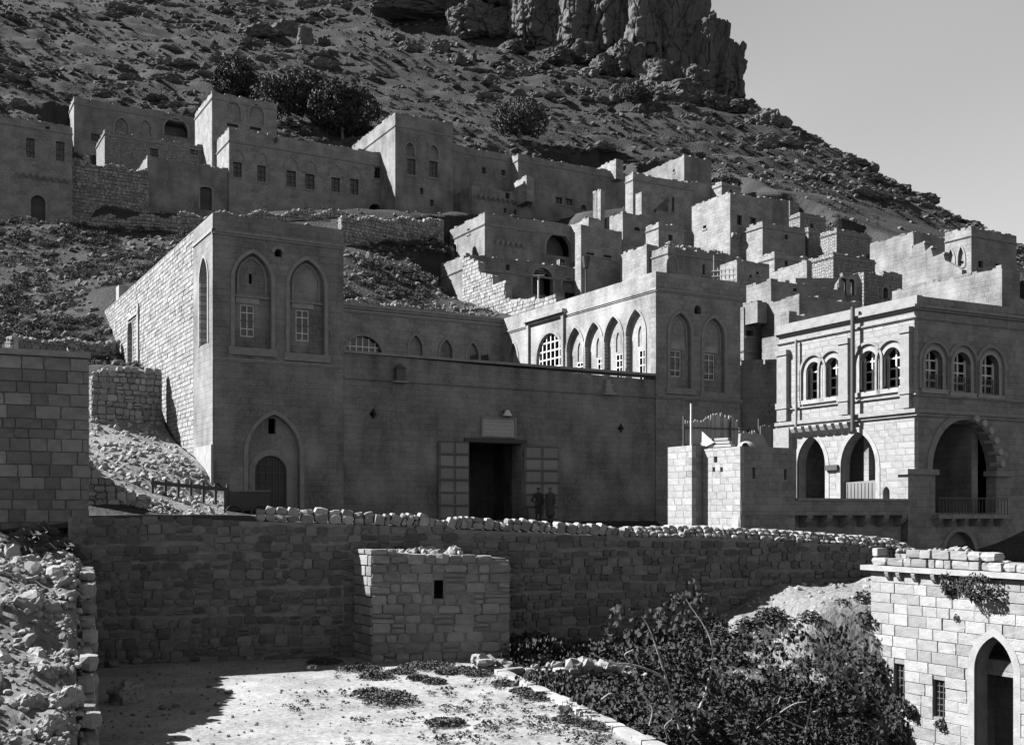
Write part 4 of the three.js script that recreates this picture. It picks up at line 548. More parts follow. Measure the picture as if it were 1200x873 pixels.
// ---------- street wall, terrace pavilion, ruined tower, lower house ----------
{
  const o = at(103, 600, 28.9); o.y = 5.4; const r = thing('retaining_wall', 'long rubble-stone retaining wall below the street with pale capstones', 'wall', o), ang = 0.262, f = new Face(r, o, ang);
  const prof = [[90, 593], [330, 599], [430, 603], [600, 611], [740, 618], [820, 618], [900, 622], [1000, 628], [1052, 633], [1075, 645], [1400, 690]].map(([px, py]) => { const [x, y] = f.at(px, py); return [x, y]; });
  const top = (x) => { for (let i = 1; i < prof.length; i++) if (x <= prof[i][0]) return lerp(prof[i - 1][1], prof[i][1], (x - prof[i - 1][0]) / (prof[i][0] - prof[i - 1][0])); return prof[prof.length - 1][1]; };
  const xe = f.at(1200, 640)[0], pts = [[-0.5, -3], [xe, -3]]; for (let k = 40; k >= 0; k--) { const x = lerp(-0.5, xe, k / 40); pts.push([x, top(x) - 0.3]); }
  f.shape('core', M.mortar, pts, [], -0.7, -0.035);
  stones(f, -0.4, xe, -2.2, (x) => top(x) - 0.3, { ymax: prof[0][1], ch: [0.17, 0.29], cw: [0.18, 0.5], seed: 3, geos: [...ROUGH, ...HEWN], mats: darkStone, depth: 0.3, proud: 0.035, joint: 0.02, jz: 0.07, rot: 0.1, split: 0.2, wavy: 0.12, parts: 300, vis: (px, py) => px > 104 && px < 1015 && !(px > 402 && px < 598 && py > 645) && !(px > 690 && py > 740) && py < 775 && px < 760, name: 'stone' });
  const q = rng(15); // leaning capstones along the top
  for (let x = f.at(300, 600)[0]; x < xe;) { const fine = x > f.at(735, 600)[0], big = x > f.at(430, 600)[0] && x < f.at(735, 600)[0], n = big ? (q() < .6 ? 1 : 2) : fine ? 3 : 2, w = big ? rr(0.12, 0.34, q) : fine ? rr(0.14, 0.3, q) : rr(0.2, 0.42, q); for (let k = 0; k < n; k++) { const m = shade(new THREE.Mesh(big ? (q() < .5 ? HEWN[Math.floor(q() * 6)] : ROUGH[Math.floor(q() * 8)]) : ROUGH[Math.floor(q() * 8)], stoneMats[Math.floor(q() * 5)])); m.name = 'capstone'; const h = big ? (k ? rr(0.1, 0.16, q) : rr(0.18, 0.34, q)) : fine ? rr(0.1, 0.16, q) : rr(0.16, 0.26, q); new M4().makeTranslation(x + w / 2, top(x) - 0.3 + h / 2 + (big ? 0.02 + k * 0.2 : k * (fine ? 0.1 : 0.17)), -0.26 + (big ? rr(-.03, .05, q) : k * -0.1 + rr(-.08, .08, q))).multiply(new M4().makeRotationZ(big ? -0.32 + rr(-.2, .16, q) : rr(-.3, .3, q))).multiply(new M4().makeScale(w * 0.93, h, 0.5)).premultiply(f.m).decompose(m.position, m.quaternion, m.scale); r.add(m); } x += w; }
}
{ // pavilion on the terrace
  const o = at(435, 775, 29.6); o.y = TY; const r = thing('pavilion', 'squat rubble-stone hut with a single slit window on the terrace', 'hut', o), f = new Face(r, o, 0.09), l = new Face(r, o, TH - Math.PI / 2);
  const W = f.at(598, 700)[0], D = -l.at(403, 700)[0], y0 = f.at(435, 644)[1], y1 = f.at(598, 655)[1], wd = f.spec(514, 680, 702, 11);
  f.shape('core', M.mortar, [[0.03, -0.3], [W - 0.03, -0.3], [W - 0.03, y1 - 0.05], [0.03, y0 - 0.05]], [outline(wd)], -0.5, -0.045); l.shape('core', M.mortar, [[-D, -0.3], [-0.05, -0.3], [-0.05, y0 - 0.05], [-D, y0 - 0.05]], [], -0.5, -0.045);
  const hm = greys(0.145, 0.215, 0.016);
  stones(f, 0, W, -0.1, (x) => lerp(y0, y1, x / W), { ymax: y0, ch: [0.24, 0.34], cw: [0.26, 0.62], seed: 17, geos: [...HEWN, ...ROUGH], mats: hm, holes: [outline(wd, 0.02)], depth: 0.3, proud: 0.02, joint: 0.022, jz: 0.06, rot: 0.06, wavy: 0.05, split: 0.1, parts: 300 });
  stones(l, -D, 0, -0.1, y0, { ch: [0.24, 0.3], cw: [0.4, 0.75], seed: 18, geos: HEWN, mats: hm, depth: 0.3, proud: 0.02, joint: 0.02, jz: 0.03, parts: 90 });
  const C = f.w(W, 0), bk = C.clone().addScaledVector(l.u, -2.2); prism(r, 'wall', [C.clone().addScaledVector(f.n, -0.2).addScaledVector(f.u, -0.06), C.clone().addScaledVector(f.n, -0.2).addScaledVector(f.u, -0.5), bk.clone().addScaledVector(f.u, -0.5), bk], o.y - 0.3, o.y + y1 - 0.05, darkStone[3]);
  prism(r, 'roof', [f.w(0.1, 0, -0.1), f.w(W - 0.1, 0, -0.1), bk, o.clone().addScaledVector(l.u, -D - 0.4)], o.y + y1 - 0.35, o.y + y1 + 0.02, M.roof);
  const q = rng(23), rt = thing('rubble_pile', 'heap of pale broken stones on the hut roof against the wall', 'rubble', f.w(0, y1 + 0.03, -0.9)), rf = new Face(rt, rt.position, 0.1);
  for (let k = 0; k < 90; k++) { const x = rr(0.3, 2.4, q), z = rr(-1.2, 0.3, q), h = Math.max(0, 0.45 - 0.3 * (z + 1.2)) * q(), s = rr(0.1, 0.3, q), m = shade(new THREE.Mesh(LOOSE[k % 6], stoneMats[Math.floor(q() * 5)])); m.name = 'stone'; m.position.copy(rf.w(x, 0.04 + h, z)).sub(rt.position); m.rotation.set(q() * 3, q() * 6, q() * 3); m.scale.set(s, s * rr(.5, .9, q), s * rr(.7, 1.2, q)); rt.add(m); }
}
{ // tall ruined house front at the far left
  const o = at(104, 700, 30.4); o.y = 5.5; const r = thing('house', 'tall dark stone house corner with pitted masonry and flat coping, above the rubble', 'house', o), f = new Face(r, o, TH - 0.1), H = f.at(104, 415)[1], L = -6;
  const top = H - 0.12; f.shape('core', M.mortar, [[L, -0.5], [-0.02, -0.5], [-0.02, top], [L, top]], [], -0.8, -0.05);
  const q = rng(3), pit = (x, y) => (x < -0.7 && y > 3.4 && y < H - 0.6 && hash(Math.round(x * 9), Math.round(y * 9), 1, 5) < 0.5 ? -9 : 1);
  stones(f, L, 0, -0.4, top, { ch: [0.26, 0.36], cw: [0.3, 0.7], seed: 61, geos: [...HEWN.slice(0, 2), ...SHARP], mats: [0.12, 0.165, 0.172, 0.18, 0.188].map(g => mat(g, T.st, T.stB, 0.03)), depth: 0.32, proud: 0.005, joint: 0.012, jz: 0.035, tone: pit, parts: 260, vis: (px, py) => px > 12 && py < 700 });
  f.box('coping', M.smooth, L, 0.04, top + 0.003, top + 0.16, -0.85, 0.08);
  const A = f.w(0, 0), Bk = f.w(0, 0, -3); prism(r, 'wall', [f.w(-0.02, 0, -0.81), f.w(-0.6, 0, -0.81), f.w(-0.6, 0, -3), f.w(-0.02, 0, -3)], o.y - 0.5, o.y + top, M.rub); prism(r, 'wall', [f.w(L, 0, -0.81), f.w(L + 0.6, 0, -0.81), f.w(L + 0.6, 0, -3), f.w(L, 0, -3)], o.y - 0.5, o.y + top, M.rub); prism(r, 'roof', [f.w(L, 0, -0.4), f.w(-0.05, 0, -0.4), f.w(-0.05, 0, -3), f.w(L, 0, -3)], o.y + top - 0.4, o.y + top - 0.05, M.roof);
  part(r, 'spout', f.bake(new THREE.CylinderGeometry(0.13, 0.13, 0.4, 12, 1, true).rotateX(Math.PI / 2).translate(f.at(84, 406)[0], top + 0.27, -0.1)), M.pale); f.box('post', M.pale, f.at(18, 400)[0] - 0.06, f.at(18, 400)[0] + 0.06, top + 0.16, top + 0.5, -0.3, -0.15);
}
{ // sunlit house at lower right
  const o = at(1021, 700, 31.6); o.y = 2.2; const r = thing('house', 'sunlit ashlar house with pointed arch doorway, barred window and hanging plants', 'house', o), f = new Face(r, o, TH - Math.PI / 2 - 0.02), X1 = 9, yc = f.at(1021, 668)[1];
  const dr = f.spec(1165, 746, 870, 46, 'p', 0.9), w1 = f.spec(1054, 778, 829, 12), w2 = f.spec(1100.5, 797, 841, 14); dr.y = -1;  dr.h = f.at(1165, 746)[1] + 1;
  const holes = [dr, w1, w2].map(s => outline(s)); f.shape('core', M.mortar, [[0.02, -2.5], [X1, -2.5], [X1, yc], [0.02, yc]], holes, -0.5, -0.03);
  stones(f, 0, X1, -1.9, yc - 0.01, { ch: [0.25, 0.33], cw: [0.35, 0.85], seed: 71, geos: [...SHARP, ...SHARP, ...HEWN.slice(0, 1)], mats: greys(0.19, 0.26, 0.025), holes: holes, depth: 0.3, proud: 0.0, joint: 0.011, jz: 0.022, parts: 300, name: 'block', vis: (px, py) => px < 1205 });
  f.box('cornice', M.pale, -0.25, X1, yc, yc + 0.14, -0.5, 0.16);
  for (const px of [1043, 1056, 1074, 1097]) { const x = f.at(px, 680)[0]; corbels(f, M.smooth, x, x, yc - 0.002, 1, 0.12, 0.14, 0.26); }
  stones(f, 0.02, X1, yc + 0.143, (x) => yc + 0.143 + 0.46 - 0.1 * Math.sin(x * 1.7), { ymax: yc + 0.66, ch: [0.2, 0.26], cw: [0.2, 0.6], seed: 73, geos: [...HEWN, ...ROUGH], mats: stoneMats, depth: 0.4, proud: 0.0, joint: 0.03, jz: 0.08, rot: 0.05, parts: 60, name: 'parapet_stone' });
  ring(f, dr, 0, 0.2, -0.1, 0.008, stoneMats[3], 'arch_moulding'); f.box('passage_wall', M.plas2, dr.x - 1.5, X1, -2, 4.2, -1.9, -1.6); f.box('passage_vault', M.plas2, dr.x - 1.5, X1, 3.6, 4, -1.59, -0.51); f.box('passage_wall', M.plas2, dr.x - 1.5, dr.x - 1.2, -2, 3.59, -1.59, -0.51);
  for (const s of [w1, w2]) { part(r, 'window_bars', f.bake(bars(s, 3, 6, 0.025, -0.14, -0.11)), M.iron); }
  prism(r, 'roof', [f.w(0.1, 0, -0.3), f.w(X1, 0, -0.3), f.w(X1, 0, -6), f.w(0.1, 0, -6)], o.y + yc - 0.3, o.y + yc + 0.1, M.roof); prism(r, 'wall', [f.w(0.02, 0, -0.51), f.w(0.5, 0, -0.51), f.w(0.5, 0, -6), f.w(0.02, 0, -6)], o.y - 2.5, o.y + yc - 0.31, M.rub);
  prism(r, 'wall', [f.w(0.5, 0, -5.6), f.w(X1, 0, -5.6), f.w(X1, 0, -6), f.w(0.5, 0, -6)], o.y - 2.5, o.y + yc - 0.31, M.rub);
}
function rubbleWall(name, label, pa, pb, d0, d1, py0, py1, hgt, o = {}) {     // free-standing rubble wall between two places, given its top
  const a = at(pa, py0, d0), b = at(pb, py1, d1), ang = Math.atan2(-(b.z - a.z), b.x - a.x), L = Math.hypot(b.x - a.x, b.z - a.z), base = Math.min(a.y, b.y) - hgt;
  const org = new V3(a.x, base, a.z), r = thing(name, label, 'wall', org, o.group), f = new Face(r, org, ang), top = (x) => lerp(a.y, b.y, x / L) - base + (o.wave || 0.1) * Math.sin(x * 1.9 + d0) + (o.step ? o.step(x / L) : 0);
  const pts = [[0, -1.5], [L, -1.5]]; const n = Math.max(8, Math.ceil(L * 1.5)); for (let k = n; k >= 0; k--) pts.push([L * k / n, top(L * k / n) - 0.12]);
  f.shape('core', o.core || M.rub, pts, [], -(o.T || 0.6), -0.04);
  stones(f, 0, L, -0.6, top, { ymax: Math.max(a.y, b.y) - base + 1.5 * (o.step ? 1.2 : 0.2), ch: o.ch || [0.22, 0.36], cw: o.cw || [0.25, 0.5], seed: Math.round(d0 * 7 + pa), geos: o.geos || ROUGH, mats: o.mats || stoneMats, depth: 0.3, proud: 0.06, joint: 0.03, jz: 0.09, rot: 0.16, wavy: 0.1, parts: o.parts ?? 200, split: 0.15 });
  const q = rng(Math.round(pa + d0)); const N = Math.ceil(L / 0.3), im = shade(new THREE.InstancedMesh(LOOSE[2], stoneMats[2], N * 2)); im.name = 'coping_stones'; im.userData.kind = 'stuff'; for (let k = 0; k < N * 2; k++) { const x = q() * L, s = rr(0.18, 0.36, q), w = f.w(x, top(x) - 0.02, -0.3 + rr(-.25, .25, q)).sub(r.position); im.setMatrixAt(k, new M4().compose(w, new THREE.Quaternion().setFromEuler(new THREE.Euler(q() * 3, q() * 6, q() * 3)), new V3(s, s * 0.7, s))); } r.add(im);
  return { r, f, L };
}
rubbleWall('rubble_wall', 'dry-stone rubble wall block against the sunlit barracks side', 107, 189.5, 55.5, 57.8, 436, 432, 2.9, { parts: 300 });
rubbleWall('rubble_wall', 'low dark dry-stone wall beside the lane, below the earth bank', 96, 188, 40, 42.5, 540, 596, 1.9, { parts: 200 });
rubbleWall('rubble_wall', 'short terrace wall on the slope behind the dark house coping', 12, 140, 63, 69, 397, 402, 2, { parts: 120, mats: stoneMats.slice(0, 3) });
rubbleWall('terrace_wall', 'rubble terrace wall directly behind the court range roof', 398, 584, 79, 88, 348, 372, 2.2, { parts: 0, core: M.rub });
rubbleWall('terrace_wall', 'long rubble terrace wall below the upper facade with many hooded windows', 30, 404, 96, 103, 257, 247, 3, { parts: 0, wave: 0.25 });
rubbleWall('terrace_wall', 'rubble terrace wall stepping above the scrub slope behind the wing roof', 400, 520, 96, 103, 254, 258, 3.4, { parts: 0, wave: 0.15 });
rubbleWall('terrace_wall', 'long rubble-topped retaining wall crossing the middle of the town', 784, 930, 97, 106, 285, 310, 1.3, { parts: 0, wave: 0.1 });
rubbleWall('rubble_bank', 'steep rubble embankment below the long upper house', 82, 174, 101, 104.3, 188, 200, 8.5, { parts: 0, wave: 0.2 });
rubbleWall('garden_wall', 'low broken wall of stones behind the fig tree', 560, 770, 27.5, 28.5, 776, 788, 1.0, { parts: 60, ch: [0.18, 0.26] });
rubbleWall('rubble_wall', 'ragged pale rubble strip behind the lower house parapet', 1064, 1175, 34.5, 36, 645, 652, 0.8, { parts: 60 });
{ // stepped sunlit wall climbing behind the court
  const a = at(652, 345, 79), ang = TH - Math.PI / 2, L = 15.5, o = a.clone(); o.y -= 3; const r = thing('garden_wall', 'sunlit stepped stone wall climbing the slope behind the court', 'wall', o), f = new Face(r, o, ang);
  const steps = [[652, 345], [634, 349], [592, 350], [592, 328], [577, 333], [577, 322], [561, 318], [560, 306], [542, 300]], pts = steps.map(p => f.at(...p).slice(0, 2)), xl = pts[pts.length - 1][0], poly = [...pts.map(p => [p[0], p[1] - 0.06]), [xl, -3], [0, -3]].reverse();
  f.shape('core', M.smooth, poly, [], -0.6, -0.03); const topx = (x) => { for (let i = 1; i < pts.length; i++) if (x >= pts[i][0]) { const k = (x - pts[i - 1][0]) / ((pts[i][0] - pts[i - 1][0]) || 1e-6); return lerp(pts[i - 1][1], pts[i][1], clamp(k, 0, 1)); } return pts[pts.length - 1][1]; };
  stones(f, xl, 0, -2, topx, { ymax: 12, ch: [0.24, 0.34], cw: [0.3, 0.7], seed: 88, geos: [...HEWN, ...BLOCK], mats: stoneMats, depth: 0.25, proud: 0.04, joint: 0.025, jz: 0.06, rot: 0.04, parts: 160 });
}

// ---------- the town's houses ----------
// each: photo column of its near corner, distance, rows of its top and foot there, right and left ends; front and left-side openings
function house(label, o) {
  const c = at(o.px, o.bot, o.d), th = o.th ?? TH, r = thing(o.name || 'house', label, o.cat || 'house', c, o.group), f = new Face(r, c, th), l = new Face(r, c, th - Math.PI / 2);
  const H = f.at(o.px, o.top)[1], W = o.W ?? f.at(o.pr, o.bot)[0], D = o.D ?? -l.at(o.pl, o.bot)[0], m = o.m || M.ash, ml = o.ml || m, dep = o.sink ?? 2.5;
  const S = (fc, q) => ({ k: q[0], s: fc.spec(q[1], q[2], q[3], q[4], q[5] || 0, q[6]), o: q[7] || {} }), ff = (o.f || []).map(q => S(f, q)), lf = (o.l || []).map(q => S(l, q));
  shell(r, f, l, W, D, H, m, ff.filter(q => q.k !== 'c').map(q => outline(q.s)), lf.filter(q => q.k !== 'c').map(q => outline(q.s)), -dep, ml);
  for (const [fc, list] of [[f, ff], [l, lf]]) for (const q of list) {
    if (q.k === 'w' || q.k === 'W') { const p = win(fc, q.s, { recess: 0.25, cols: 2, rows: 3, b: 0.05, edge: 0.06, fm: q.o.fm || M.woodD, sill: 1 }); if (q.k === 'W') { const hs = { x: q.s.x, y: q.s.y + q.s.h + 0.15, w: q.s.w + 0.35, h: q.s.w * 0.9 + 0.3, a: 'p' }; ring(fc, hs, 0.0, 0.14, -0.02, 0.09, M.smooth, 'hood', undefined, p); } }
    else if (q.k === 'n') { const p = fc.shape('niche', ml === m ? m : M.plas2, outline(q.s, 0.03), [], -0.4, -0.18); ring(fc, q.s, 0.0, 0.16, -0.02, 0.06, M.smooth, 'arch_moulding', undefined, p); }
    else if (q.k === 'd') { fc.shape('door', M.woodD, outline(q.s, 0.03), [], -0.34, -0.28); if (q.s.a) ring(fc, q.s, 0.0, 0.18, -0.02, 0.05, M.smooth); }
    else if (q.k === 'o') { fc.shape('vault_back', M.plas2, outline(q.s, 0.3), [], -2.2, -2); if (q.s.a) ring(fc, q.s, 0.0, 0.2, -0.02, 0.05, M.smooth); }
    else if (q.k === 'c') corbels(fc, M.smooth, q.s.x - q.s.w / 2, q.s.x + q.s.w / 2, q.s.y + q.s.h, q.o.n || 8, 0.25, 0.35, 0.45);
  }
  const q = rng(Math.round(o.px * 3 + o.d * 7)), rows = []; for (const [fc, x0, x1] of [[f, 0, W], [l, -D, -0.02]]) for (let x = x0; x < x1;) { const w = Math.min(rr(0.25, 0.7, q), x1 - x), hh = q() < 0.12 ? 0 : rr(0.02, 0.2, q); if (hh && w > 0.06) rows.push(fc.bake(box(x, x + w - 0.02, H + 0.001, H + hh, -0.42 + rr(0, .1, q), rr(-.05, .02, q)))); x += w; } if (rows.length) part(r, 'coping', merge(rows), m, 'stuff');
  if (o.cor !== 0) { const h = o.cor || 0.55; band(f, M.smooth, -0.06, W + 0.04, H - h - 0.16, H - h, 0.1, 'cornice'); if (D > 1) band(l, ml, -D, 0.1, H - h - 0.16, H - h, 0.1, 'cornice'); }
  return { r, f, l, W, D, H };
}
for (const [l, o] of HOUSES) house(l, o);
{ // ruined arcade
  const o = at(985, 352, 77), r = thing('ruined_arcade', 'ruined pale arches with broken masonry among the houses', 'ruin', o), f = new Face(r, o, TH - 0.5), a = [[989, 326, 346, 8], [998, 327, 346, 7]].map(q => f.spec(...q, 'r')), W = f.at(1011, 340)[0];
  f.shape('wall', M.plas2, [[-0.2, -3], [W, -3], [W, 1.2], [W - 0.3, 1.9], [W - 0.9, 1.75], [W - 1.4, 1.95], [0.2, 1.75], [-0.2, 1.2]], a.map(s => outline(s)), -0.6, 0); a.forEach(s => ring(f, s, 0, 0.14, -0.02, 0.06, M.pale)); f.box('vault', M.mortar, -2.4, W, -2.5, 2.1, -3, -2.6);
}
{ // stepped sunlit wall below the pointed niches
  const o = at(1128, 345, 78); o.y -= 2; const r = thing('stepped_wall', 'sunlit stepped plaster wall below the house with paired niches', 'wall', o), f = new Face(r, o, TH - Math.PI / 2), p = [[1128, 316], [1108, 305], [1106, 296], [1094, 301], [1091, 289], [1085, 294], [1083, 283], [1070, 288], [1069, 300], [1058, 304]].map(q => f.at(...q).slice(0, 2));
  f.shape('wall', M.plas2, [...p, [p[p.length - 1][0], -2], [0, -2]].reverse(), [], -0.5, 0); for (let k = 1; k < p.length - 1; k += 2) f.box('step', M.smooth, p[k + 1][0], p[k][0], Math.max(p[k][1], p[k + 1][1]) - 0.12, Math.max(p[k][1], p[k + 1][1]) + 0.02, -0.54, 0.04);
}
{ const o = at(836, 342, 78.5), r = thing('wooden_lattice', 'rough wooden lattice platform on poles beside the little pale house', 'lattice', o), f = new Face(r, o, TH - 0.9); for (let k = 0; k < 6; k++) f.box('pole', M.woodP, k * 0.28, k * 0.28 + 0.06, -0.5, 1.6 + (k === 0 ? 1 : 0) + 0.08 * (k % 2), -0.05, 0); for (let k = 0; k < 4; k++) f.box('rail', M.woodP, -0.1, 1.6, 0.3 + k * 0.38, 0.36 + k * 0.38, 0.002, 0.05); }
{ const o = at(869, 428, 66); const r = thing('roof_beam', 'sunlit pale beam across the dark alley', 'beam', o), f = new Face(r, o, TH - 0.9); f.box('beam', M.plas2, 0, 1.25, 0, 0.3, -0.3, 0); f.box('beam', M.plas2, 1.4, 2.1, 0.02, 0.26, -0.3, 0); f.box('wall', M.plas2, -0.4, 2.6, -9, -0.004, -0.5, 0.02); }

{ const p = at(631, 346, 92.5), r = thing('white_post', 'thin white T-shaped post before the dark vault of the long low front', 'post', p); part(r, 'post', new THREE.CylinderGeometry(0.07, 0.07, 2.6, 8).translate(0, 0.4, 0), M.frame); part(r, 'crossbar', box(-0.5, 0.5, 1.62, 1.72, -0.05, 0.05), M.frame); }
{ const l0 = new Face({ position: new V3() }, RC, TH - Math.PI / 2), p = l0.w(l0.at(683, 360)[0], HT, -0.25), r = thing('roof_pole', 'dark pole on the parapet above the pointed niches', 'pole', p); part(r, 'pole', new THREE.CylinderGeometry(0.05, 0.07, 2.3, 8).translate(0, 1.1, 0), M.woodD); part(r, 'basket', uvBox(new THREE.CylinderGeometry(0.28, 0.16, 0.7, 10).translate(0, 2, 0)), M.woodD); }

// ---------- rocks ----------
function cell3(x, y, z, s) { const X = Math.floor(x), Y = Math.floor(y), Z = Math.floor(z); let a = 9, b = 9, id = 0; for (let k = -1; k < 2; k++) for (let j = -1; j < 2; j++) for (let i = -1; i < 2; i++) { const dx = X + i + hash(X + i, Y + j, Z + k, s) - x, dy = Y + j + hash(X + i, Y + j, Z + k, s + 1) - y, dz = Z + k + hash(X + i, Y + j, Z + k, s + 2) - z, d = dx * dx + dy * dy + dz * dz; if (d < a) { b = a; a = d; id = hash(X + i, Y + j, Z + k, s + 3); } else if (d < b) b = d; } return [id, Math.sqrt(b) - Math.sqrt(a)]; }
function rockGeo(seed, seg, rough, blocky, fine) {          // fractured rock: cells pushed in and out, cracks between them
  const g = mergeVertices(new THREE.BoxGeometry(2, 2, 2, seg, seg, seg).deleteAttribute('uv').deleteAttribute('normal')), p = g.attributes.position, n = new V3();
  for (let i = 0; i < p.count; i++) { n.fromBufferAttribute(p, i).normalize(); const L = Math.pow(Math.pow(Math.abs(n.x), blocky) + Math.pow(Math.abs(n.y), blocky) + Math.pow(Math.abs(n.z), blocky), -1 / blocky);
    let k = 1 + rough * (fbm(n.x * 1.7 + seed * 3.1, n.y * 1.7 + 5, n.z * 1.7, 3, 201 + seed) - 0.5) * 1.2;
    const c1 = cell3(n.x * fine + seed * 7, n.y * fine * 0.6, n.z * fine, 300 + seed), c2 = cell3(n.x * fine * 2.6 + seed, n.y * fine * 2, n.z * fine * 2.6, 330 + seed);
    k += rough * (0.75 * (c1[0] - 0.5) - 0.16 * (1 - sstep(0, 0.1, c1[1])) + 0.4 * (c2[0] - 0.5) - 0.14 * (1 - sstep(0, 0.1, c2[1])) + 0.42 * (fbm(n.x * 5, n.y * 9 + seed, n.z * 5, 4, 360 + seed) - 0.5) + 0.2 * (vnoise(n.x * 1.5, n.y * 14 + seed * 3, n.z * 1.5, 380) - 0.5));
    p.setXYZ(i, n.x * L * k, n.y * L * k, n.z * L * k); }
  return uvBox(g);
}
const BOUL = [1, 2, 3, 4, 5].map(s => rockGeo(s, 9, 0.42, 3.2, 1.6)), CRAG = [6, 7, 8, 9].map(s => rockGeo(s, 60, 0.42, 7, 1.15));
const rockMat = mat(0.13, T.gr, T.grB, 0.12), rockMat2 = mat(0.1, T.gr, T.grB, 0.12), cragMat = mat(0.11, T.gr, T.grB, 0.2);
{ // the crag crowning the hill
  const q = rng(55), c = thing('cliff', 'massive rocky cliff crowning the hill', 'cliff', at(720, 90, 165)); c.userData = { kind: 'structure' };
  const crag = (px, py, d, w, h, dz, k, ry) => { const p = at(px, py, d).sub(c.position), s = d / F, m = part(c, 'crag', CRAG[k % 4], cragMat); m.position.copy(p); m.scale.set(w * s / 2, h * s / 2, dz); m.rotation.set(q() * 0.2 - 0.1, ry, q() * 0.2 - 0.1); };
  for (const a of [[566, 30, 176, 66, 40, 3, 0, 0.4], [500, 4, 182, 120, 34, 3, 1, 0.5], [634, 26, 173, 60, 76, 4, 2, 0.45], [678, 30, 170, 52, 80, 4, 3, 0.3], [716, 24, 169, 60, 104, 4, 0, 0.5], [756, 36, 167, 62, 130, 4, 1, 0.4], [794, 46, 167, 60, 130, 4, 2, 0.4], [826, 80, 166, 40, 100, 3.5, 3, 0.4], [850, 92, 165, 30, 72, 3, 1, 0.35], [690, -34, 178, 190, 100, 6, 1, 0.4], [590, -34, 184, 190, 84, 6, 2, 0.5], [766, -30, 172, 90, 100, 4, 3, 0.4], [735, 74, 162, 34, 40, 2.5, 0, 0.2], [765, 94, 160, 36, 40, 2.5, 1, 0.9], [684, 64, 165, 26, 22, 2, 2, 0.1], [796, 114, 157, 40, 30, 2.5, 3, 0.7], [834, 126, 156, 36, 22, 2.5, 0, 0.2], [812, 102, 160, 34, 36, 2.5, 2, 0.6], [862, 130, 156, 34, 18, 2.5, 1, 0.4], [600, 58, 168, 22, 16, 2, 1, 0.5], [655, 68, 165, 28, 18, 2, 2, 0.8], [708, 80, 162, 24, 22, 2, 3, 0.3], [745, 110, 156, 24, 20, 2, 0, 0.5], [775, 122, 154, 26, 18, 2, 2, 0.3]]) crag(...a);
}
const BL = (label, px, py, d, w, h) => { const m = single('boulder', label, 'boulder', BOUL[Math.floor(R() * 5)], R() < 0.6 ? rockMat : rockMat2, at(px, py, d), 'boulders strewn over the bare hill'); m.position.y = Math.min(m.position.y, ground(m.position.x, m.position.z) + h * d / F * 0.22); const s = d / F / 2; m.scale.set(w * s, h * s, w * s * 0.8); m.rotation.y = R() * 6; return m; };
BL('large dark upright boulder on the ridge line right of the cliff', 902, 141, 152, 27, 22);
BL('square boulder outcrop standing on the ridge skyline', 1020, 198, 146, 20, 14); BL('low boulder beside the square outcrop on the ridge', 1040, 207, 146, 14, 9);
BL('biggest pale boulder on the upper left slope', 335, 28, 172, 36, 22); BL('long pale boulder beside the biggest one on the upper left slope', 305, 40, 168, 40, 16); BL('pale upright boulder above the dark trees', 358, 42, 166, 18, 26);
for (const [px, py, d, w, h] of [[425, 57, 165, 14, 11], [478, 48, 168, 18, 14], [515, 48, 168, 22, 17], [465, 40, 170, 20, 10], [538, 68, 163, 18, 14], [552, 62, 164, 12, 14], [590, 80, 159, 14, 11], [612, 76, 160, 14, 13], [635, 70, 161, 14, 8], [690, 80, 159, 22, 15], [698, 115, 152, 14, 12], [720, 118, 151, 16, 12], [650, 85, 158, 16, 9], [580, 100, 153, 14, 8], [725, 100, 155, 20, 15], [755, 105, 154, 18, 15], [880, 145, 152, 18, 12], [888, 160, 149, 22, 9], [935, 158, 150, 9, 8], [950, 170, 148, 14, 8], [995, 190, 147, 16, 8], [1060, 220, 144, 16, 9], [1000, 235, 128, 12, 9], [985, 205, 138, 12, 7], [860, 165, 146, 16, 9], [800, 140, 150, 20, 12], [770, 120, 153, 16, 10], [745, 130, 149, 12, 8], [400, 65, 163, 12, 9], [378, 48, 168, 18, 10], [210, 30, 178, 20, 8], [820, 135, 152, 18, 12]]) BL('weathered pale boulder lying on the stony hillside', px, py, d, w, h);
function scatter(name, n, geo, m, fn, seed, parent) { const im = shade(new THREE.InstancedMesh(geo, m, n)), q = rng(seed), e = new THREE.Euler(), qt = new THREE.Quaternion(); let k = 0, guard = 0; while (k < n && guard++ < n * 30) { const s = fn(q); if (!s) continue; e.set(s.rx || 0, s.ry ?? q() * 6.28, s.rz || 0); im.setMatrixAt(k, new M4().compose(s.p, qt.setFromEuler(e), s.s)); if (s.c) im.setColorAt(k, new THREE.Color().setRGB(s.c, s.c, s.c)); k++; } im.count = k; im.name = numbered(name); im.userData = { kind: 'stuff', label: parent, category: 'stuff' }; scene.add(im); return im; }
const hillSpot = (q) => { const d = rr(112, 200, q), px = rr(-60, 1250, q), x = (px - CX) / F * d, z = -d; if (hillAmp(x, z) < 0.6) return null; return [x, z, d]; };
scatter('hillside_stones', 18000, LOOSE[0], mat(0.085, T.st, T.stB, 0.02), (q) => { const h = hillSpot(q); if (!h) return null; const n = fbm(h[0] * 0.09, h[1] * 0.2, 0, 3, 301); if (q() > n * 2.4 - 0.75) return null; const s = 0.08 + 0.6 * Math.pow(q(), 5); return { p: new V3(h[0], ground(h[0], h[1]) + s * 0.12, h[1]), s: new V3(s * rr(.8, 1.5, q), s * rr(.5, .9, q), s), rx: q() * .5, rz: q() * .5, c: 0.7 + 0.5 * q() }; }, 401, 'loose pale stones littering the hillside');
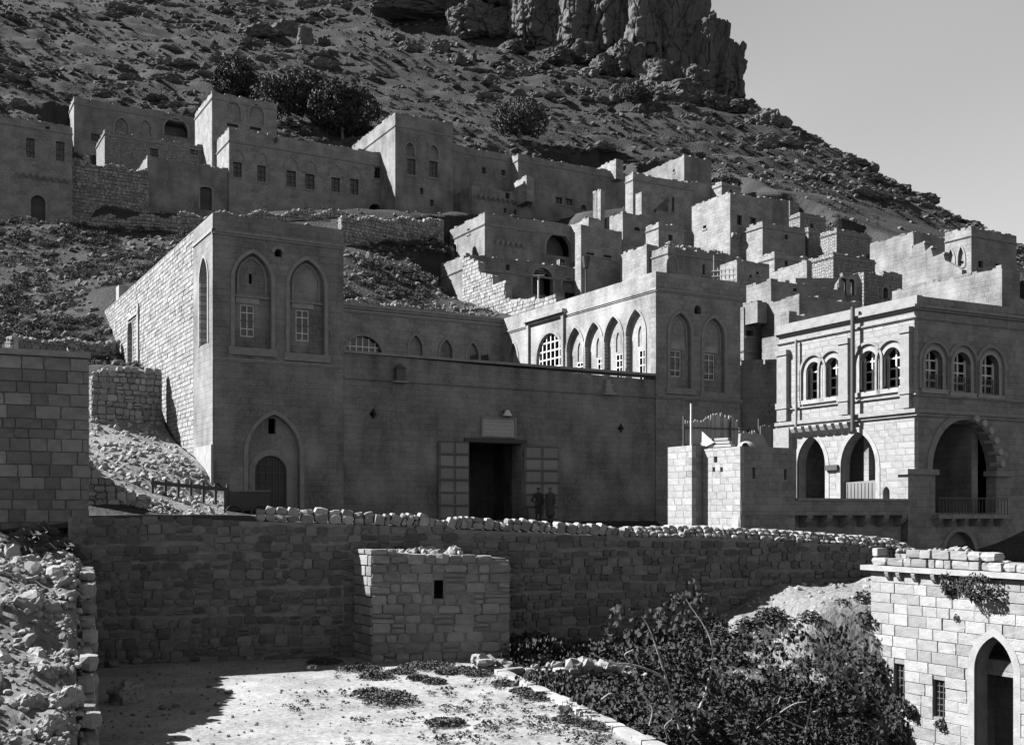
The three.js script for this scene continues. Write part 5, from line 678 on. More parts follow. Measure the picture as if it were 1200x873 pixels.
scatter('rock_ledges', 900, BOUL[1], rockMat, (q) => { const h = hillSpot(q); if (!h) return null; const n = fbm(h[0] * 0.05 + 3, h[1] * 0.12, 0, 3, 351); if (q() > n * 4 - 1.9) return null; const s = 0.25 + 0.85 * Math.pow(q(), 2); return { p: new V3(h[0], ground(h[0], h[1]) - s * 0.05, h[1]), s: new V3(s * rr(1, 2.4, q), s * rr(.35, .8, q), s * rr(.6, 1, q)), ry: 0.35 + rr(-.35, .35, q), rz: rr(-.12, .12, q), c: 0.7 + 0.6 * q() }; }, 411, 'ledges of bare rock breaking through the hillside');
scatter('rock_ledges', 700, BOUL[3], rockMat2, (q) => { const h = hillSpot(q); if (!h) return null; const n = fbm(h[0] * 0.05 + 3, h[1] * 0.12, 0, 3, 351); if (q() > n * 4 - 1.8) return null; const s = 0.2 + 0.7 * Math.pow(q(), 2); return { p: new V3(h[0], ground(h[0], h[1]) - s * 0.05, h[1]), s: new V3(s * rr(.8, 1.8, q), s * rr(.4, .9, q), s * rr(.7, 1, q)), ry: q() * 6, c: 0.7 + 0.6 * q() }; }, 412, 'broken rocks lying among the hillside ledges');
function tuft(seed, n, w, h, ls = 0.1) { const q = rng(seed), pos = []; for (let i = 0; i < n; i++) { const a = q() * 6.28, e = Math.acos(1 - q() * 0.95), R0 = Math.pow(q(), 0.4), x = Math.cos(a) * Math.sin(e) * w * R0, z = Math.sin(a) * Math.sin(e) * w * R0, y = Math.cos(e) * h * R0 + 0.03, s = ls * (1 + q()), b = q() * 6.28, t = q() * 2 - 1; const dx = Math.cos(b) * s, dz = Math.sin(b) * s, ux = -dz * t, uy = s * (1 - Math.abs(t) * 0.5), uz = dx * t; pos.push(x - dx, y, z - dz, x + ux * .4 + dx * .2, y - uy * .4, z + uz * .4, x + dx, y, z + dz, x - dx, y, z - dz, x + dx, y, z + dz, x + ux, y + uy, z + uz); } const g = new THREE.BufferGeometry(); g.setAttribute('position', new THREE.Float32BufferAttribute(pos, 3)); g.computeVertexNormals(); g.setAttribute('uv', new THREE.BufferAttribute(new Float32Array(n * 12), 2)); return g; }
const leafMat = (g) => new THREE.MeshPhysicalMaterial({ color: new THREE.Color().setRGB(g, g, g), roughness: 0.8, specularIntensity: 0.5, side: THREE.DoubleSide });
const LF = { scrub: leafMat(0.045), hill: leafMat(0.04), dark: leafMat(0.03), fig: leafMat(0.019) };
const BUSH = [tuft(1, 180, 0.5, 0.5, 0.05), tuft(2, 240, 0.6, 0.5, 0.04)];
scatter('hillside_scrub', 12000, BUSH[0], LF.hill, (q) => { const h = hillSpot(q); if (!h) return null; const n = fbm(h[0] * 0.12 + 40, h[1] * 0.25, 0, 3, 311); if (q() > n * 2.6 - 0.85) return null; const s = 0.22 + 0.8 * Math.pow(q(), 2.6); return { p: new V3(h[0], ground(h[0], h[1]) - 0.05, h[1]), s: new V3(s * 1.2, s * rr(.4, .8, q), s) }; }, 402, 'low dark scrub dotting the hillside');
const openSlope = (q) => { const k0 = q(), left = k0 < 0.45, px = left ? rr(-60, 262, q) : k0 < 0.65 ? rr(398, 585, q) : rr(80, 1250, q), d = left ? rr(62, 100, q) : k0 < 0.65 ? rr(80, 104, q) : rr(66, 128, q), x = (px - CX) / F * d, z = -d, [bx, bq] = inBarracks(x, z); if (bx > -0.3 && bx < 32 && bq < 33 && !(bq > 19 && bx > 7)) return null; return [x, z]; };
scatter('slope_scrub', 3800, BUSH[1], LF.scrub, (q) => { const h = openSlope(q); if (!h) return null; const n = fbm(h[0] * 0.22, h[1] * 0.22, 0, 3, 321); if (q() > n * 3.4 - 1.45) return null; const s = 0.25 + 1.0 * Math.pow(q(), 2); return { p: new V3(h[0], ground(h[0], h[1]) - 0.05, h[1]), s: new V3(s, s * rr(.5, 1, q), s) }; }, 403, 'scrub covering the slopes between the terrace walls');
scatter('slope_stones', 2600, LOOSE[1], mat(0.13, T.st, T.stB, 0.02), (q) => { const h = openSlope(q); if (!h) return null; const s = 0.15 + 0.4 * Math.pow(q(), 2.5); return { p: new V3(h[0], ground(h[0], h[1]) + 0.05, h[1]), s: new V3(s * 1.3, s * .7, s), rx: q(), rz: q(), c: 0.7 + 0.4 * q() }; }, 404, 'scattered stones on the scrubby slopes');
{ // trodden earth of the lane bank
  const pos = [], uv = [], idx = [], nx = 40, nz = 48; for (let j = 0; j <= nz; j++) for (let i = 0; i <= nx; i++) { const d0 = lerp(42.6, 58.2, j / nz), xw = -13.46 - (d0 - 50) * 0.566 - 0.25, x = lerp((92 - CX) / F * d0, d0 < 50 ? (262 - CX) / F * d0 : xw, i / nx), z = -d0; pos.push(x, ground(x, z) + 0.04 + 0.05 * (fbm(x * 2, z * 2, 0, 3, 371) - 0.3), z); uv.push(x, d0); } for (let j = 0; j < nz; j++) for (let i = 0; i < nx; i++) { const a = j * (nx + 1) + i; idx.push(a, a + 1, a + nx + 1, a + 1, a + nx + 2, a + nx + 1); }
  const g = new THREE.BufferGeometry(); g.setAttribute('position', new THREE.Float32BufferAttribute(pos, 3)); g.setAttribute('uv', new THREE.Float32BufferAttribute(uv, 2)); g.setIndex(idx); g.computeVertexNormals(); structure('earth_bank', g, M.earth);
}
scatter('lane_rubble', 2200, LOOSE[3], mat(0.26, T.st, T.stB, 0.02), (q) => { const d = rr(41, 57, q), px = rr(100, 262, q), x = (px - CX) / F * d, z = -d, [bx] = inBarracks(x, z); if (bx > -0.4) return null; const k = fbm(x * .6, z * .6, 0, 2, 331); if (q() > k * 1.5 - 0.25) return null; const s = 0.04 + 0.24 * Math.pow(q(), 6); return { p: new V3(x, ground(x, z) + 0.05 + s * .2, z), s: new V3(s * 1.3, s * .8, s), rx: q(), rz: q(), c: .75 + .4 * q() }; }, 405, 'small rubble on the earth bank beside the barracks');
{ // pale earth bank under the street wall
  const pos = [], uv = [], idx = [], nx = 44, nz = 26; for (let j = 0; j <= nz; j++) for (let i = 0; i <= nx; i++) { const px = lerp(828, 1035, i / nx), dn = lerp(30.2, 28.6, sstep(840, 960, px)), d0 = lerp(dn, 35, j / nz), x = (px - CX) / F * d0, z = -d0; pos.push(x, garden(x, z) + 0.03 + 0.12 * (fbm(x * 1.5, z * 1.5, 0, 3, 372) - 0.35), z); uv.push(x, d0); } for (let j = 0; j < nz; j++) for (let i = 0; i < nx; i++) { const a = j * (nx + 1) + i; idx.push(a, a + 1, a + nx + 1, a + 1, a + nx + 2, a + nx + 1); }
  const g = new THREE.BufferGeometry(); g.setAttribute('position', new THREE.Float32BufferAttribute(pos, 3)); g.setAttribute('uv', new THREE.Float32BufferAttribute(uv, 2)); g.setIndex(idx); g.computeVertexNormals(); structure('earth_bank', g, M.earth);
}
scatter('bank_stones', 900, LOOSE[4], mat(0.24, T.st, T.stB, 0.02), (q) => { const px = rr(800, 1030, q), d = rr(29, 35, q), x = (px - CX) / F * d, s = 0.03 + 0.16 * Math.pow(q(), 4); return { p: new V3(x, garden(x, -d) + s * .2, -d), s: new V3(s * 1.3, s * .8, s), rx: q(), rz: q(), c: .75 + .4 * q() }; }, 406, 'small stones on the garden bank');

// ---------- trees and plants ----------
function leafShape() { const p = [[0, 0], [0.3, 0.12], [0.5, 0.42], [0.3, 0.55], [0.36, 0.85], [0.12, 0.78], [0, 1.05]], o = []; for (const s of [1, -1]) for (let i = 0; i < p.length - 1; i++) { const f = (q) => [q[0] * s, q[1], Math.abs(q[0]) * 0.35 - q[1] * q[1] * 0.18]; o.push([0, 0.5, -0.045], f(p[i]), f(p[i + 1])); } return o; }
const FIG = leafShape();
function foliage(lobes, n, size, seed, shape = 'diamond') {
  const q = rng(seed), pos = [], tot = lobes.reduce((a, l) => a + l[3] * l[4], 0), e = new THREE.Euler(), qt = new THREE.Quaternion(), v = new V3();
  for (const [lx, ly, lz, rw, rh] of lobes) { const k = Math.round(n * rw * rh / tot); for (let i = 0; i < k; i++) {
    let a, b, c; do { a = q() * 2 - 1; b = q() * 2 - 1; c = q() * 2 - 1; } while (a * a + b * b + c * c > 1); const L = Math.hypot(a, b, c) || 1, t = Math.pow(L, 0.45) / L; a *= t; b *= t; c *= t;
    const bump = 0.72 + 0.5 * fbm(a * 2.3 + lx, b * 2.3 + ly, c * 2.3 + lz, 2, seed); if (fbm(a * 2.6 + lx * 2, b * 2.6, c * 2.6 + lz, 2, seed + 3) < (shape === 'fig' ? 0.47 : 0.4) && L > 0.45) continue;
    const x = lx + a * rw * bump, y = ly + b * rh * bump, z = lz + c * rw * bump, s = size * rr(.6, 1.25, q); e.set(rr(-1.2, 1.2, q) + (shape === 'fig' ? -0.9 : 0), q() * 6.28, rr(-.8, .8, q)); qt.setFromEuler(e);
    const T3 = shape === 'fig' ? FIG : [[0, 0, 0], [0.34, 0.5, 0.06], [0, 1, 0], [0, 0, 0], [0, 1, 0], [-0.34, 0.5, 0.06]]; for (const w of T3) { v.set(w[0] * s, w[1] * s, w[2] * s).applyQuaternion(qt); pos.push(x + v.x, y + v.y, z + v.z); } } }
  const g = new THREE.BufferGeometry(); g.setAttribute('position', new THREE.Float32BufferAttribute(pos, 3)); g.computeVertexNormals(); g.setAttribute('uv', new THREE.BufferAttribute(new Float32Array(pos.length / 3 * 2), 2)); return g;
}
function limb(pts, r0, r1, seg = 7) { const c = new THREE.CatmullRomCurve3(pts), n = Math.max(6, pts.length * 4), g = new THREE.TubeGeometry(c, n, 1, seg), p = g.attributes.position, ce = new V3(), v = new V3(); for (let i = 0; i <= n; i++) { c.getPointAt(i / n, ce); const r = lerp(r0, r1, i / n); for (let j = 0; j <= seg; j++) { const k = i * (seg + 1) + j; v.fromBufferAttribute(p, k).sub(ce).multiplyScalar(r).add(ce); p.setXYZ(k, v.x, v.y, v.z); } } return g; }
const bark = mat(0.1, T.wood, T.stB, 0.02), paleBark = mat(0.3, T.st, T.stB, 0.01);
function tree(name, label, base, lobes, n, size, lm, seed, trunkR = 0.22, group) {
  const r = thing(name, label, 'tree', base, group), q = rng(seed), gs = [], top = Math.max(...lobes.map(l => l[1])); const cl = [new V3(0, -0.4, 0), new V3(rr(-.2, .2, q), top * 0.35, rr(-.2, .2, q)), new V3(rr(-.3, .3, q), top * 0.75, 0)]; gs.push(limb(cl, trunkR, trunkR * 0.4));
  for (const l of lobes) gs.push(limb([cl[1].clone(), new V3(lerp(cl[1].x, l[0], .5), lerp(cl[1].y, l[1], .6), lerp(0, l[2], .5)), new V3(l[0], l[1] + l[4] * 0.4, l[2])], trunkR * 0.5, 0.03, 5)); part(r, 'trunk', merge(gs), bark); part(r, 'crown', foliage(lobes, n, size, seed), lm); return r;
}
const onHill = (px, py, d) => { const p = at(px, py, d); p.y = ground(p.x, p.z) - 0.1; return p; };
tree('tree', 'dark rounded tree standing alone on the slope above the tower-like house', onHill(275, 110, 138), [[0, 2.6, 0, 2.6, 2.5], [-1.2, 2, 0, 1.8, 1.8], [1.2, 2.2, .5, 1.8, 2]], 7000, 0.34, LF.dark, 21);
tree('tree', 'dark spreading tree behind the long hooded-window facade', onHill(336, 150, 127), [[-1.5, 3.2, 0, 2.8, 2.4], [1.8, 3.4, 0, 2.8, 2.2], [0, 4.2, 0, 2.4, 1.7]], 8000, 0.34, LF.dark, 22);
tree('tree', 'largest dark tree of the clump above the sunlit gable-like side', onHill(402, 158, 125), [[-1, 3.6, 0, 3, 2.8], [1.6, 3.2, 0, 2.6, 2.6], [0, 5, 0, 2.4, 1.9]], 9000, 0.34, LF.dark, 23);
tree('tree', 'small dark tree between the two larger trees of the clump', onHill(368, 156, 130), [[0, 3.2, 0, 2.4, 2.6]], 5000, 0.34, LF.dark, 24);
tree('tree', 'lone bushy tree on the open slope above the middle roofs', onHill(609, 178, 131), [[0, 3, 0, 2.6, 2.1], [-1.5, 2.4, 0, 1.9, 1.6], [1.6, 2.2, 0, 1.9, 1.5]], 7000, 0.3, LF.scrub, 25);
tree('bush', 'large dark bush below the rocks of the cliff', onHill(742, 130, 151), [[0, 0.9, 0, 2.2, 1.3], [1.2, 0.7, 0, 1.3, 0.9]], 4000, 0.3, LF.scrub, 26);
tree('bush', 'round bush on the slope above the broad white house side', onHill(852, 226, 116), [[0, 0.9, 0, 1.5, 1.1]], 2600, 0.26, LF.dark, 27);
tree('bush', 'dark bush beside the tiny hut at the hill foot', onHill(935, 256, 108), [[0, 0.8, 0, 2, 1]], 2600, 0.26, LF.dark, 28);
// garden below the street wall
function figTree(name, label, base, branches, lobes, n, seed, group) { const r = thing(name, label, 'tree', base, group); for (const b of branches) part(r, 'branch', limb(b.map(p => new V3(p[0] * 0.98, p[1], p[2] + 0.45)), (b.r || 0.045) * 0.62, 0.009, 6), paleBark); part(r, 'crown', foliage(lobes, n, 0.125, seed, 'fig'), LF.fig); return r; }
const G = (px, d) => { const x = (px - CX) / F * d; return new V3(x, garden(x, -d) - 0.1, -d); };
{
  const b1 = G(800, 22.5), q = rng(31), br = (list, r) => { const a = list.map(([px, py, d]) => { const p = at(px, py, d).sub(b1); return [p.x, p.y, p.z]; }); a.r = r; return a; };
  const A = (l) => l.map(([px, py, d, w, h]) => { const p = at(px, py, d).sub(b1); return [p.x, p.y, p.z, w * d / F, h * d / F]; });
  figTree('fig_tree', 'big fig tree with pale bare twigs showing among dark leaves', b1, [br([[800, 880, 22.5], [785, 820, 22.3], [772, 790, 21.9], [735, 775, 21.6], [712, 773, 21.4], [688, 762, 21.3]], 0.07), br([[735, 775, 21.6], [728, 764, 21.5], [738, 758, 21.4]], 0.03), br([[790, 850, 22.4], [766, 830, 21.8], [752, 815, 21.5], [745, 808, 21.4]], 0.04), br([[700, 815, 21], [712, 808, 21], [718, 818, 21]], 0.025), br([[757, 845, 21.3], [760, 825, 21.2], [748, 808, 21.2]], 0.03), br([[778, 858, 21.2], [775, 845, 21], [783, 838, 21]], 0.025), br([[785, 820, 22.3], [770, 770, 22], [755, 730, 21.8], [748, 720, 21.7]], 0.05), br([[800, 860, 22.5], [825, 800, 22.4], [830, 750, 22.3], [800, 700, 22.4]], 0.06)],
    A([[800, 745, 22.4, 48, 55], [770, 765, 22, 50, 45], [830, 770, 22.6, 45, 55], [730, 735, 22.4, 26, 28], [800, 820, 22, 60, 45], [745, 830, 21.6, 55, 34], [700, 830, 21.8, 42, 28], [808, 696, 22.8, 24, 16], [845, 840, 21.8, 40, 36], [660, 845, 22.6, 34, 20]]), 2500, 33);
  const b2 = G(930, 23.5); const B = (l) => l.map(([px, py, d, w, h]) => { const p = at(px, py, d).sub(b2); return [p.x, p.y, p.z, w * d / F, h * d / F]; }), bb = (list, r) => { const a = list.map(([px, py, d]) => { const p = at(px, py, d).sub(b2); return [p.x, p.y, p.z]; }); a.r = r; return a; };
  figTree('fig_tree', 'wide fig bush with tangled pale branches beside the sunlit lower house', b2, [bb([[935, 880, 23], [938, 850, 22.6], [945, 815, 22.4]], 0.05), bb([[938, 850, 22.5], [915, 840, 22.2], [900, 835, 22], [880, 848, 21.9]], 0.03), bb([[900, 835, 22], [925, 820, 22], [938, 818, 22]], 0.025), bb([[945, 830, 22.3], [952, 828, 22.2]], 0.02), bb([[905, 820, 22.4], [908, 812, 22.4]], 0.02), bb([[870, 790, 22.6], [862, 800, 22.5]], 0.02)],
    B([[880, 790, 23.4, 46, 50], [940, 770, 24.6, 62, 44], [990, 790, 24.4, 52, 50], [1010, 840, 23.6, 44, 40], [900, 850, 22.8, 50, 34], [955, 845, 23.2, 46, 22], [990, 745, 26.5, 30, 22], [930, 752, 26, 30, 18], [1030, 800, 24.2, 18, 40]]), 2900, 34);
  tree('shrub', 'dark shrub overgrowing the barred window of the lower house', G(1052, 27.6), [[0, 2.9, 0, 0.32, 0.5], [0.05, 2.2, .1, 0.28, 0.5], [.1, 1.5, 0, .3, .4]], 1200, 0.12, LF.dark, 35, 0.04); 
  tree('shrub', 'low shrub under the fig tree by the terrace edge', G(640, 25.5), [[0, 0.5, 0, 0.9, 0.5], [1, .4, .2, .8, .4]], 1600, 0.12, LF.dark, 36, 0.04);
  tree('shrub', 'dark ivy-like shrub at the foot of the street wall', G(640, 29.6), [[0, 0.5, 0, 1.3, 0.5], [1.6, .5, 0, 1.2, .45]], 1800, 0.12, LF.dark, 37, 0.04);
}
scatter('garden_weeds', 1500, tuft(9, 150, 0.3, 0.3, 0.032), LF.dark, (q) => { const px = rr(600, 1040, q), d = rr(22, 32.5, q), x = (px - CX) / F * d, k = fbm(x * .8, d * .8, 0, 2, 341); if (d > 28.5 && px > 830 && q() > 0.25) return null; if (x < edgeA.x + (-d - edgeA.z) / eDir.z * eDir.x + 0.55) return null; if (q() > k * 1.6 - .2) return null; const s = rr(.5, 1.6, q); return { p: new V3(x, garden(x, -d) - .03, -d), s: new V3(s, s * rr(.5, 1.1, q), s) }; }, 410, 'weeds and grass filling the garden');
{ // hanging plants on the lower house
  for (const [px, py, w, h, l, sd] of [[1116, 684, 14, 16, 'round tuft of plants hanging from the lower house cornice', 51], [1155, 690, 32, 18, 'wide mat of plants hanging over the lower house cornice', 52], [1123, 726, 5, 5, 'tiny weed growing from a joint in the sunlit wall', 53], [1068, 835, 7, 9, 'small weed on the sunlit wall between the barred windows', 54], [1104, 850, 8, 7, 'weed below the barred window of the lower house', 55]]) {
    const p = at(px, py, 29.3 - (px - 1110) * 0.022), s = p.z / -F; single('hanging_plant', l, 'plant', foliage([[0, 0, 0, w * s, h * s], [w * s * .4, -h * s * .35, 0.05, w * s * .5, h * s * .6]], Math.round(190 * w * h / 25), 0.07, sd), LF.dark, p); }
}

// ---------- terrace: kerb, weeds, stones, rubble heap ----------
{
  const L = edgeB.distanceTo(edgeA) + 12, o = edgeA.clone().addScaledVector(eDir, -0.6); o.y = TY; const r = thing('kerb', 'row of pale edging stones along the terrace edge', 'kerb', o), ang = Math.atan2(-eDir.z, eDir.x), f = new Face(r, o, ang), q = rng(63); for (let x = 0; x < L;) { const w = rr(.4, .95, q); const m = shade(new THREE.Mesh(HEWN[Math.floor(q() * 6)], paleStone[Math.floor(q() * 5)])); m.name = 'kerb_stone'; new M4().makeTranslation(x + w / 2, 0.02 + q() * .03, 0.02).multiply(new M4().makeScale(w - .02, 0.16, 0.3)).premultiply(f.m).decompose(m.position, m.quaternion, m.scale); r.add(m); x += w; }
}
const tv = (px, py) => { const d = (EYE - TY) * F / (py - HY); return new V3((px - CX) / F * d, TY, -d); };
for (const [px, py, w, h, l] of [[458, 825, 0.62, 0.26, 'largest dry weed clump on the sunlit terrace'], [432, 818, 0.4, 0.2, 'weed clump touching the largest one on the terrace'], [440, 795, 0.45, 0.12, 'flat weed patch near the hut on the terrace'], [522, 850, 0.42, 0.1, 'low weed patch near the front of the terrace'], [490, 797, 0.3, 0.1], [508, 801, 0.3, 0.1], [630, 819, 0.4, 0.1], [665, 846, 0.3, 0.08], [668, 834, 0.25, 0.08], [700, 853, 0.4, 0.08], [522, 790, .3, .08], [470, 789, .4, .08], [612, 812, .3, .08], [590, 803, .3, .08], [420, 786, .6, .1], [380, 778, .5, .12], [500, 783, .8, .12], [545, 788, .5, .1], [560, 792, .4, .1]]) {
  const p = tv(px, py); single('weed_clump', l || 'small flat weed growing on the terrace', 'weed', tuft(px + py, 300 + Math.round(w * 900), w, h, 0.022), LF.scrub, p, l ? undefined : 'small weeds on the terrace'); }
for (const [px, py, s, l] of [[148, 823, 0.62, 'largest loose boulder lying on the shaded terrace'], [337, 769, 0.36, 'pale loose stone against the foot of the street wall'], [352, 771, 0.2, 'small pale stone beside the loose stone under the wall'], [255, 827, 0.12], [268, 813, 0.15], [245, 806, .1], [205, 829, .12], [190, 831, .14], [225, 837, .1], [365, 786, .22], [300, 850, .06], [380, 830, .05], [330, 810, .06], [412, 842, .06], [175, 775, .3], [160, 778, .25], [130, 782, .3], [200, 776, .25], [215, 774, .2], [240, 773, .2]]) {
  const p = tv(px, py); p.y += s * 0.25; const m = single('loose_stone', l || 'small loose stone lying on the terrace', 'stone', s > 0.3 && l ? BOUL[2] : LOOSE[Math.floor(R() * 6)], l ? stoneMats[1] : darkStone[2], p, l ? undefined : 'small loose stones on the terrace'); m.scale.set(s * 1.15, s * .8, s); if (s > 0.3 && l) m.scale.multiplyScalar(0.5); m.rotation.y = R() * 6; }
scatter('terrace_grit', 1400, LOOSE[2], mat(0.14, T.st, T.stB, 0.02), (q) => { const p = tv(rr(95, 740, q), rr(772, 885, q)), ex = edgeA.x + (p.z - edgeA.z) / eDir.z * eDir.x; if (p.x > ex - 0.2) return null; const s = 0.008 + 0.045 * Math.pow(q(), 4); return { p: p.setY(TY + s * .2), s: new V3(s * 1.3, s, s), rx: q(), c: .5 + .8 * q() }; }, 407, 'grit and pebbles on the terrace');
scatter('terrace_sprigs', 260, tuft(5, 26, 0.12, 0.07, 0.014), LF.scrub, (q) => { const p = tv(rr(330, 730, q), rr(780, 880, q)), ex = edgeA.x + (p.z - edgeA.z) / eDir.z * eDir.x; if (p.x > ex - 0.1 || (p.x < ex - 1.4 && fbm(p.x, p.z, 0, 2, 373) < 0.56)) return null; const s = rr(.5, 1.5, q); return { p: p.setY(TY), s: new V3(s, s, s) }; }, 408, 'tiny sprigs of weed on the terrace');
{ // rubble heap of a fallen house, left foreground
  const c = at(60, 760, 23); c.y = TY; const r = thing('rubble_heap', 'sunlit heap of fallen rubble and broken wall below the tall dark house', 'rubble', c);
  const edge = (d) => (98 - CX) / F * d, top = (x, d) => { const t = (edge(d) - x), b = lerp(6.3, 8.75, sstep(13.5, 25, d)); return b + 0.5 * sstep(0, 2.5, t) + (fbm(x * 1.1, d * 1.1, 0, 3, 361) - .5) * 0.8 - 0.5 * (1 - sstep(0, .25, t)); };
  const pos = [], idx = [], uv = [], nx = 40, nz = 60; for (let j = 0; j <= nz; j++) for (let i = 0; i <= nx; i++) { const d = lerp(9, 30.3, j / nz), e = edge(d), t = i / nx; let x = e - 6.5 * (1 - t), y = top(x, d); if (i === nx) y = TY - 0.1; pos.push(x - c.x, y - c.y, -d - c.z); uv.push(x, d); } for (let j = 0; j < nz; j++) for (let i = 0; i < nx; i++) { const a = j * (nx + 1) + i; idx.push(a, a + nx + 1, a + 1, a + 1, a + nx + 1, a + nx + 2); for (let k = 1; k <= 6; k++) { const t = idx[idx.length - k]; } }
  const g = new THREE.BufferGeometry(); g.setAttribute('position', new THREE.Float32BufferAttribute(pos, 3)); g.setAttribute('uv', new THREE.Float32BufferAttribute(uv, 2)); g.setIndex(idx); g.computeVertexNormals(); part(r, 'mound', g, M.roof);
  const q = rng(71), put = (m, x, y, d, s) => { m.position.set(x - c.x, y - c.y, -d - c.z); m.rotation.set(q() * 3, q() * 6, q() * 3); m.scale.set(s * rr(.9, 1.5, q), s * rr(.5, .9, q), s * rr(.8, 1.2, q)); };
  for (let k = 0; k < 260; k++) { const d = rr(17.5, 29.5, q), x = edge(d) - rr(.02, 3.2, q), s = 0.09 + 0.24 * Math.pow(q(), 2.4), m = shade(new THREE.Mesh(LOOSE[k % 6], stoneMats[Math.floor(q() * 5)])); m.name = 'stone'; put(m, x, top(x, d) + s * .15, d, s); r.add(m); }
  for (const [px, py, s] of [[50, 815, .62], [75, 838, .5], [35, 838, .55], [60, 850, .6], [85, 826, .4], [25, 640, .5], [40, 660, .35]]) { const d = lerp(28, 16.5, (py - 640) / 210), x = (px - CX) / F * d, m = shade(new THREE.Mesh(BOUL[Math.floor(q() * 5)], stoneMats[3])); m.name = 'stone'; put(m, x, top(x, d) + .02, d, s * .34); r.add(m); }
  const im = shade(new THREE.InstancedMesh(LOOSE[5], stoneMats[3], 5200)); im.name = 'gravel'; im.userData.kind = 'stuff'; const o3 = new THREE.Object3D(); for (let k = 0; k < 5200; k++) { const d = rr(12, 30, q), x = edge(d) - rr(0, 4, q), s = .03 + .13 * q() * q(); o3.position.set(x - c.x, top(x, d) + .02 - c.y, -d - c.z); o3.rotation.set(q() * 3, q() * 6, 0); o3.scale.set(s * 1.3, s * .7, s); o3.updateMatrix(); im.setMatrixAt(k, o3.matrix); const cc = .7 + .5 * q(); im.setColorAt(k, new THREE.Color().setRGB(cc, cc, cc)); } r.add(im);
  const fa = Math.atan2(-(-16 + 30), edge(16) - edge(30)), fo = new V3(edge(30), TY, -30), wf = new Face(r, fo, fa); // broken wall edge seen from the terrace
  stones(wf, 0, 14.2, 0, (x) => top(edge(30 - x * .986) - .1, 30 - x * .986) - TY + .1, { ymax: 3.6, ch: [.2, .34], cw: [.25, .6], seed: 93, geos: ROUGH, mats: stoneMats, depth: .3, proud: .1, joint: .03, jz: .12, rot: .1, parts: 30 });
  const sh = tuft(77, 260, .5, .5); for (const [px, py, d] of [[45, 645, 27.6], [70, 655, 27], [30, 690, 25]]) { const p = at(px, py, d), x = p.x; const m = part(r, 'weeds', sh, LF.scrub, 'stuff'); m.position.set(x - c.x, top(x, d) - c.y - .05, -d - c.z); }
}

// ---------- lane: railing, cart box, people by the gate ----------
{
  const a = at(178, 597, 44.5), b = at(266, 597, 46.5); a.y = ground(a.x, a.z); b.y = Math.max(a.y - 0.2, ground(b.x, b.z)); const yA = 10.55, r = thing('railing', 'rough dark timber railing along the lane below the earth bank', 'railing', a.clone().setY(9.95)), ang = Math.atan2(-(b.z - a.z), b.x - a.x), f = new Face(r, r.position, ang), L = a.distanceTo(b);
  for (let k = 0; k < 7; k++) { const x = L * k / 6; f.box('post', M.woodD, x - .05, x + .05, -0.6, 1.42 - .22 * k / 6, -.05, .05); } f.shape('rail', M.woodD, [[-.1, 1.15], [L, 0.9], [L, 1.06], [-.1, 1.3]], [], .051, .11); f.shape('rail', M.woodD, [[0, .35], [L, .3], [L, .4], [0, .45]], [], .051, .1);
  const h = at(288, 597, 45), c = thing('cart', 'dark boxy wooden cart body standing in the lane before the barracks', 'cart', h.clone().setY(9.6)), cf = new Face(c, c.position, 0.12); cf.box('body', M.woodD, -.72, .85, .45, 1.22, -.9, 0); cf.box('rim', M.wood, -.3, .9, 1.221, 1.27, -.95, .05); cf.box('end_board', M.woodD, -.86, -.725, .4, 1.28, -.95, .05); for (const x of [-.45, .55]) part(c, 'wheel', cf.bake(new THREE.TorusGeometry(.33, .05, 6, 20).translate(x, .35, .06)), M.woodD); cf.box('axle', M.woodD, -.5, .6, .32, .45, -.5, -.4);
}
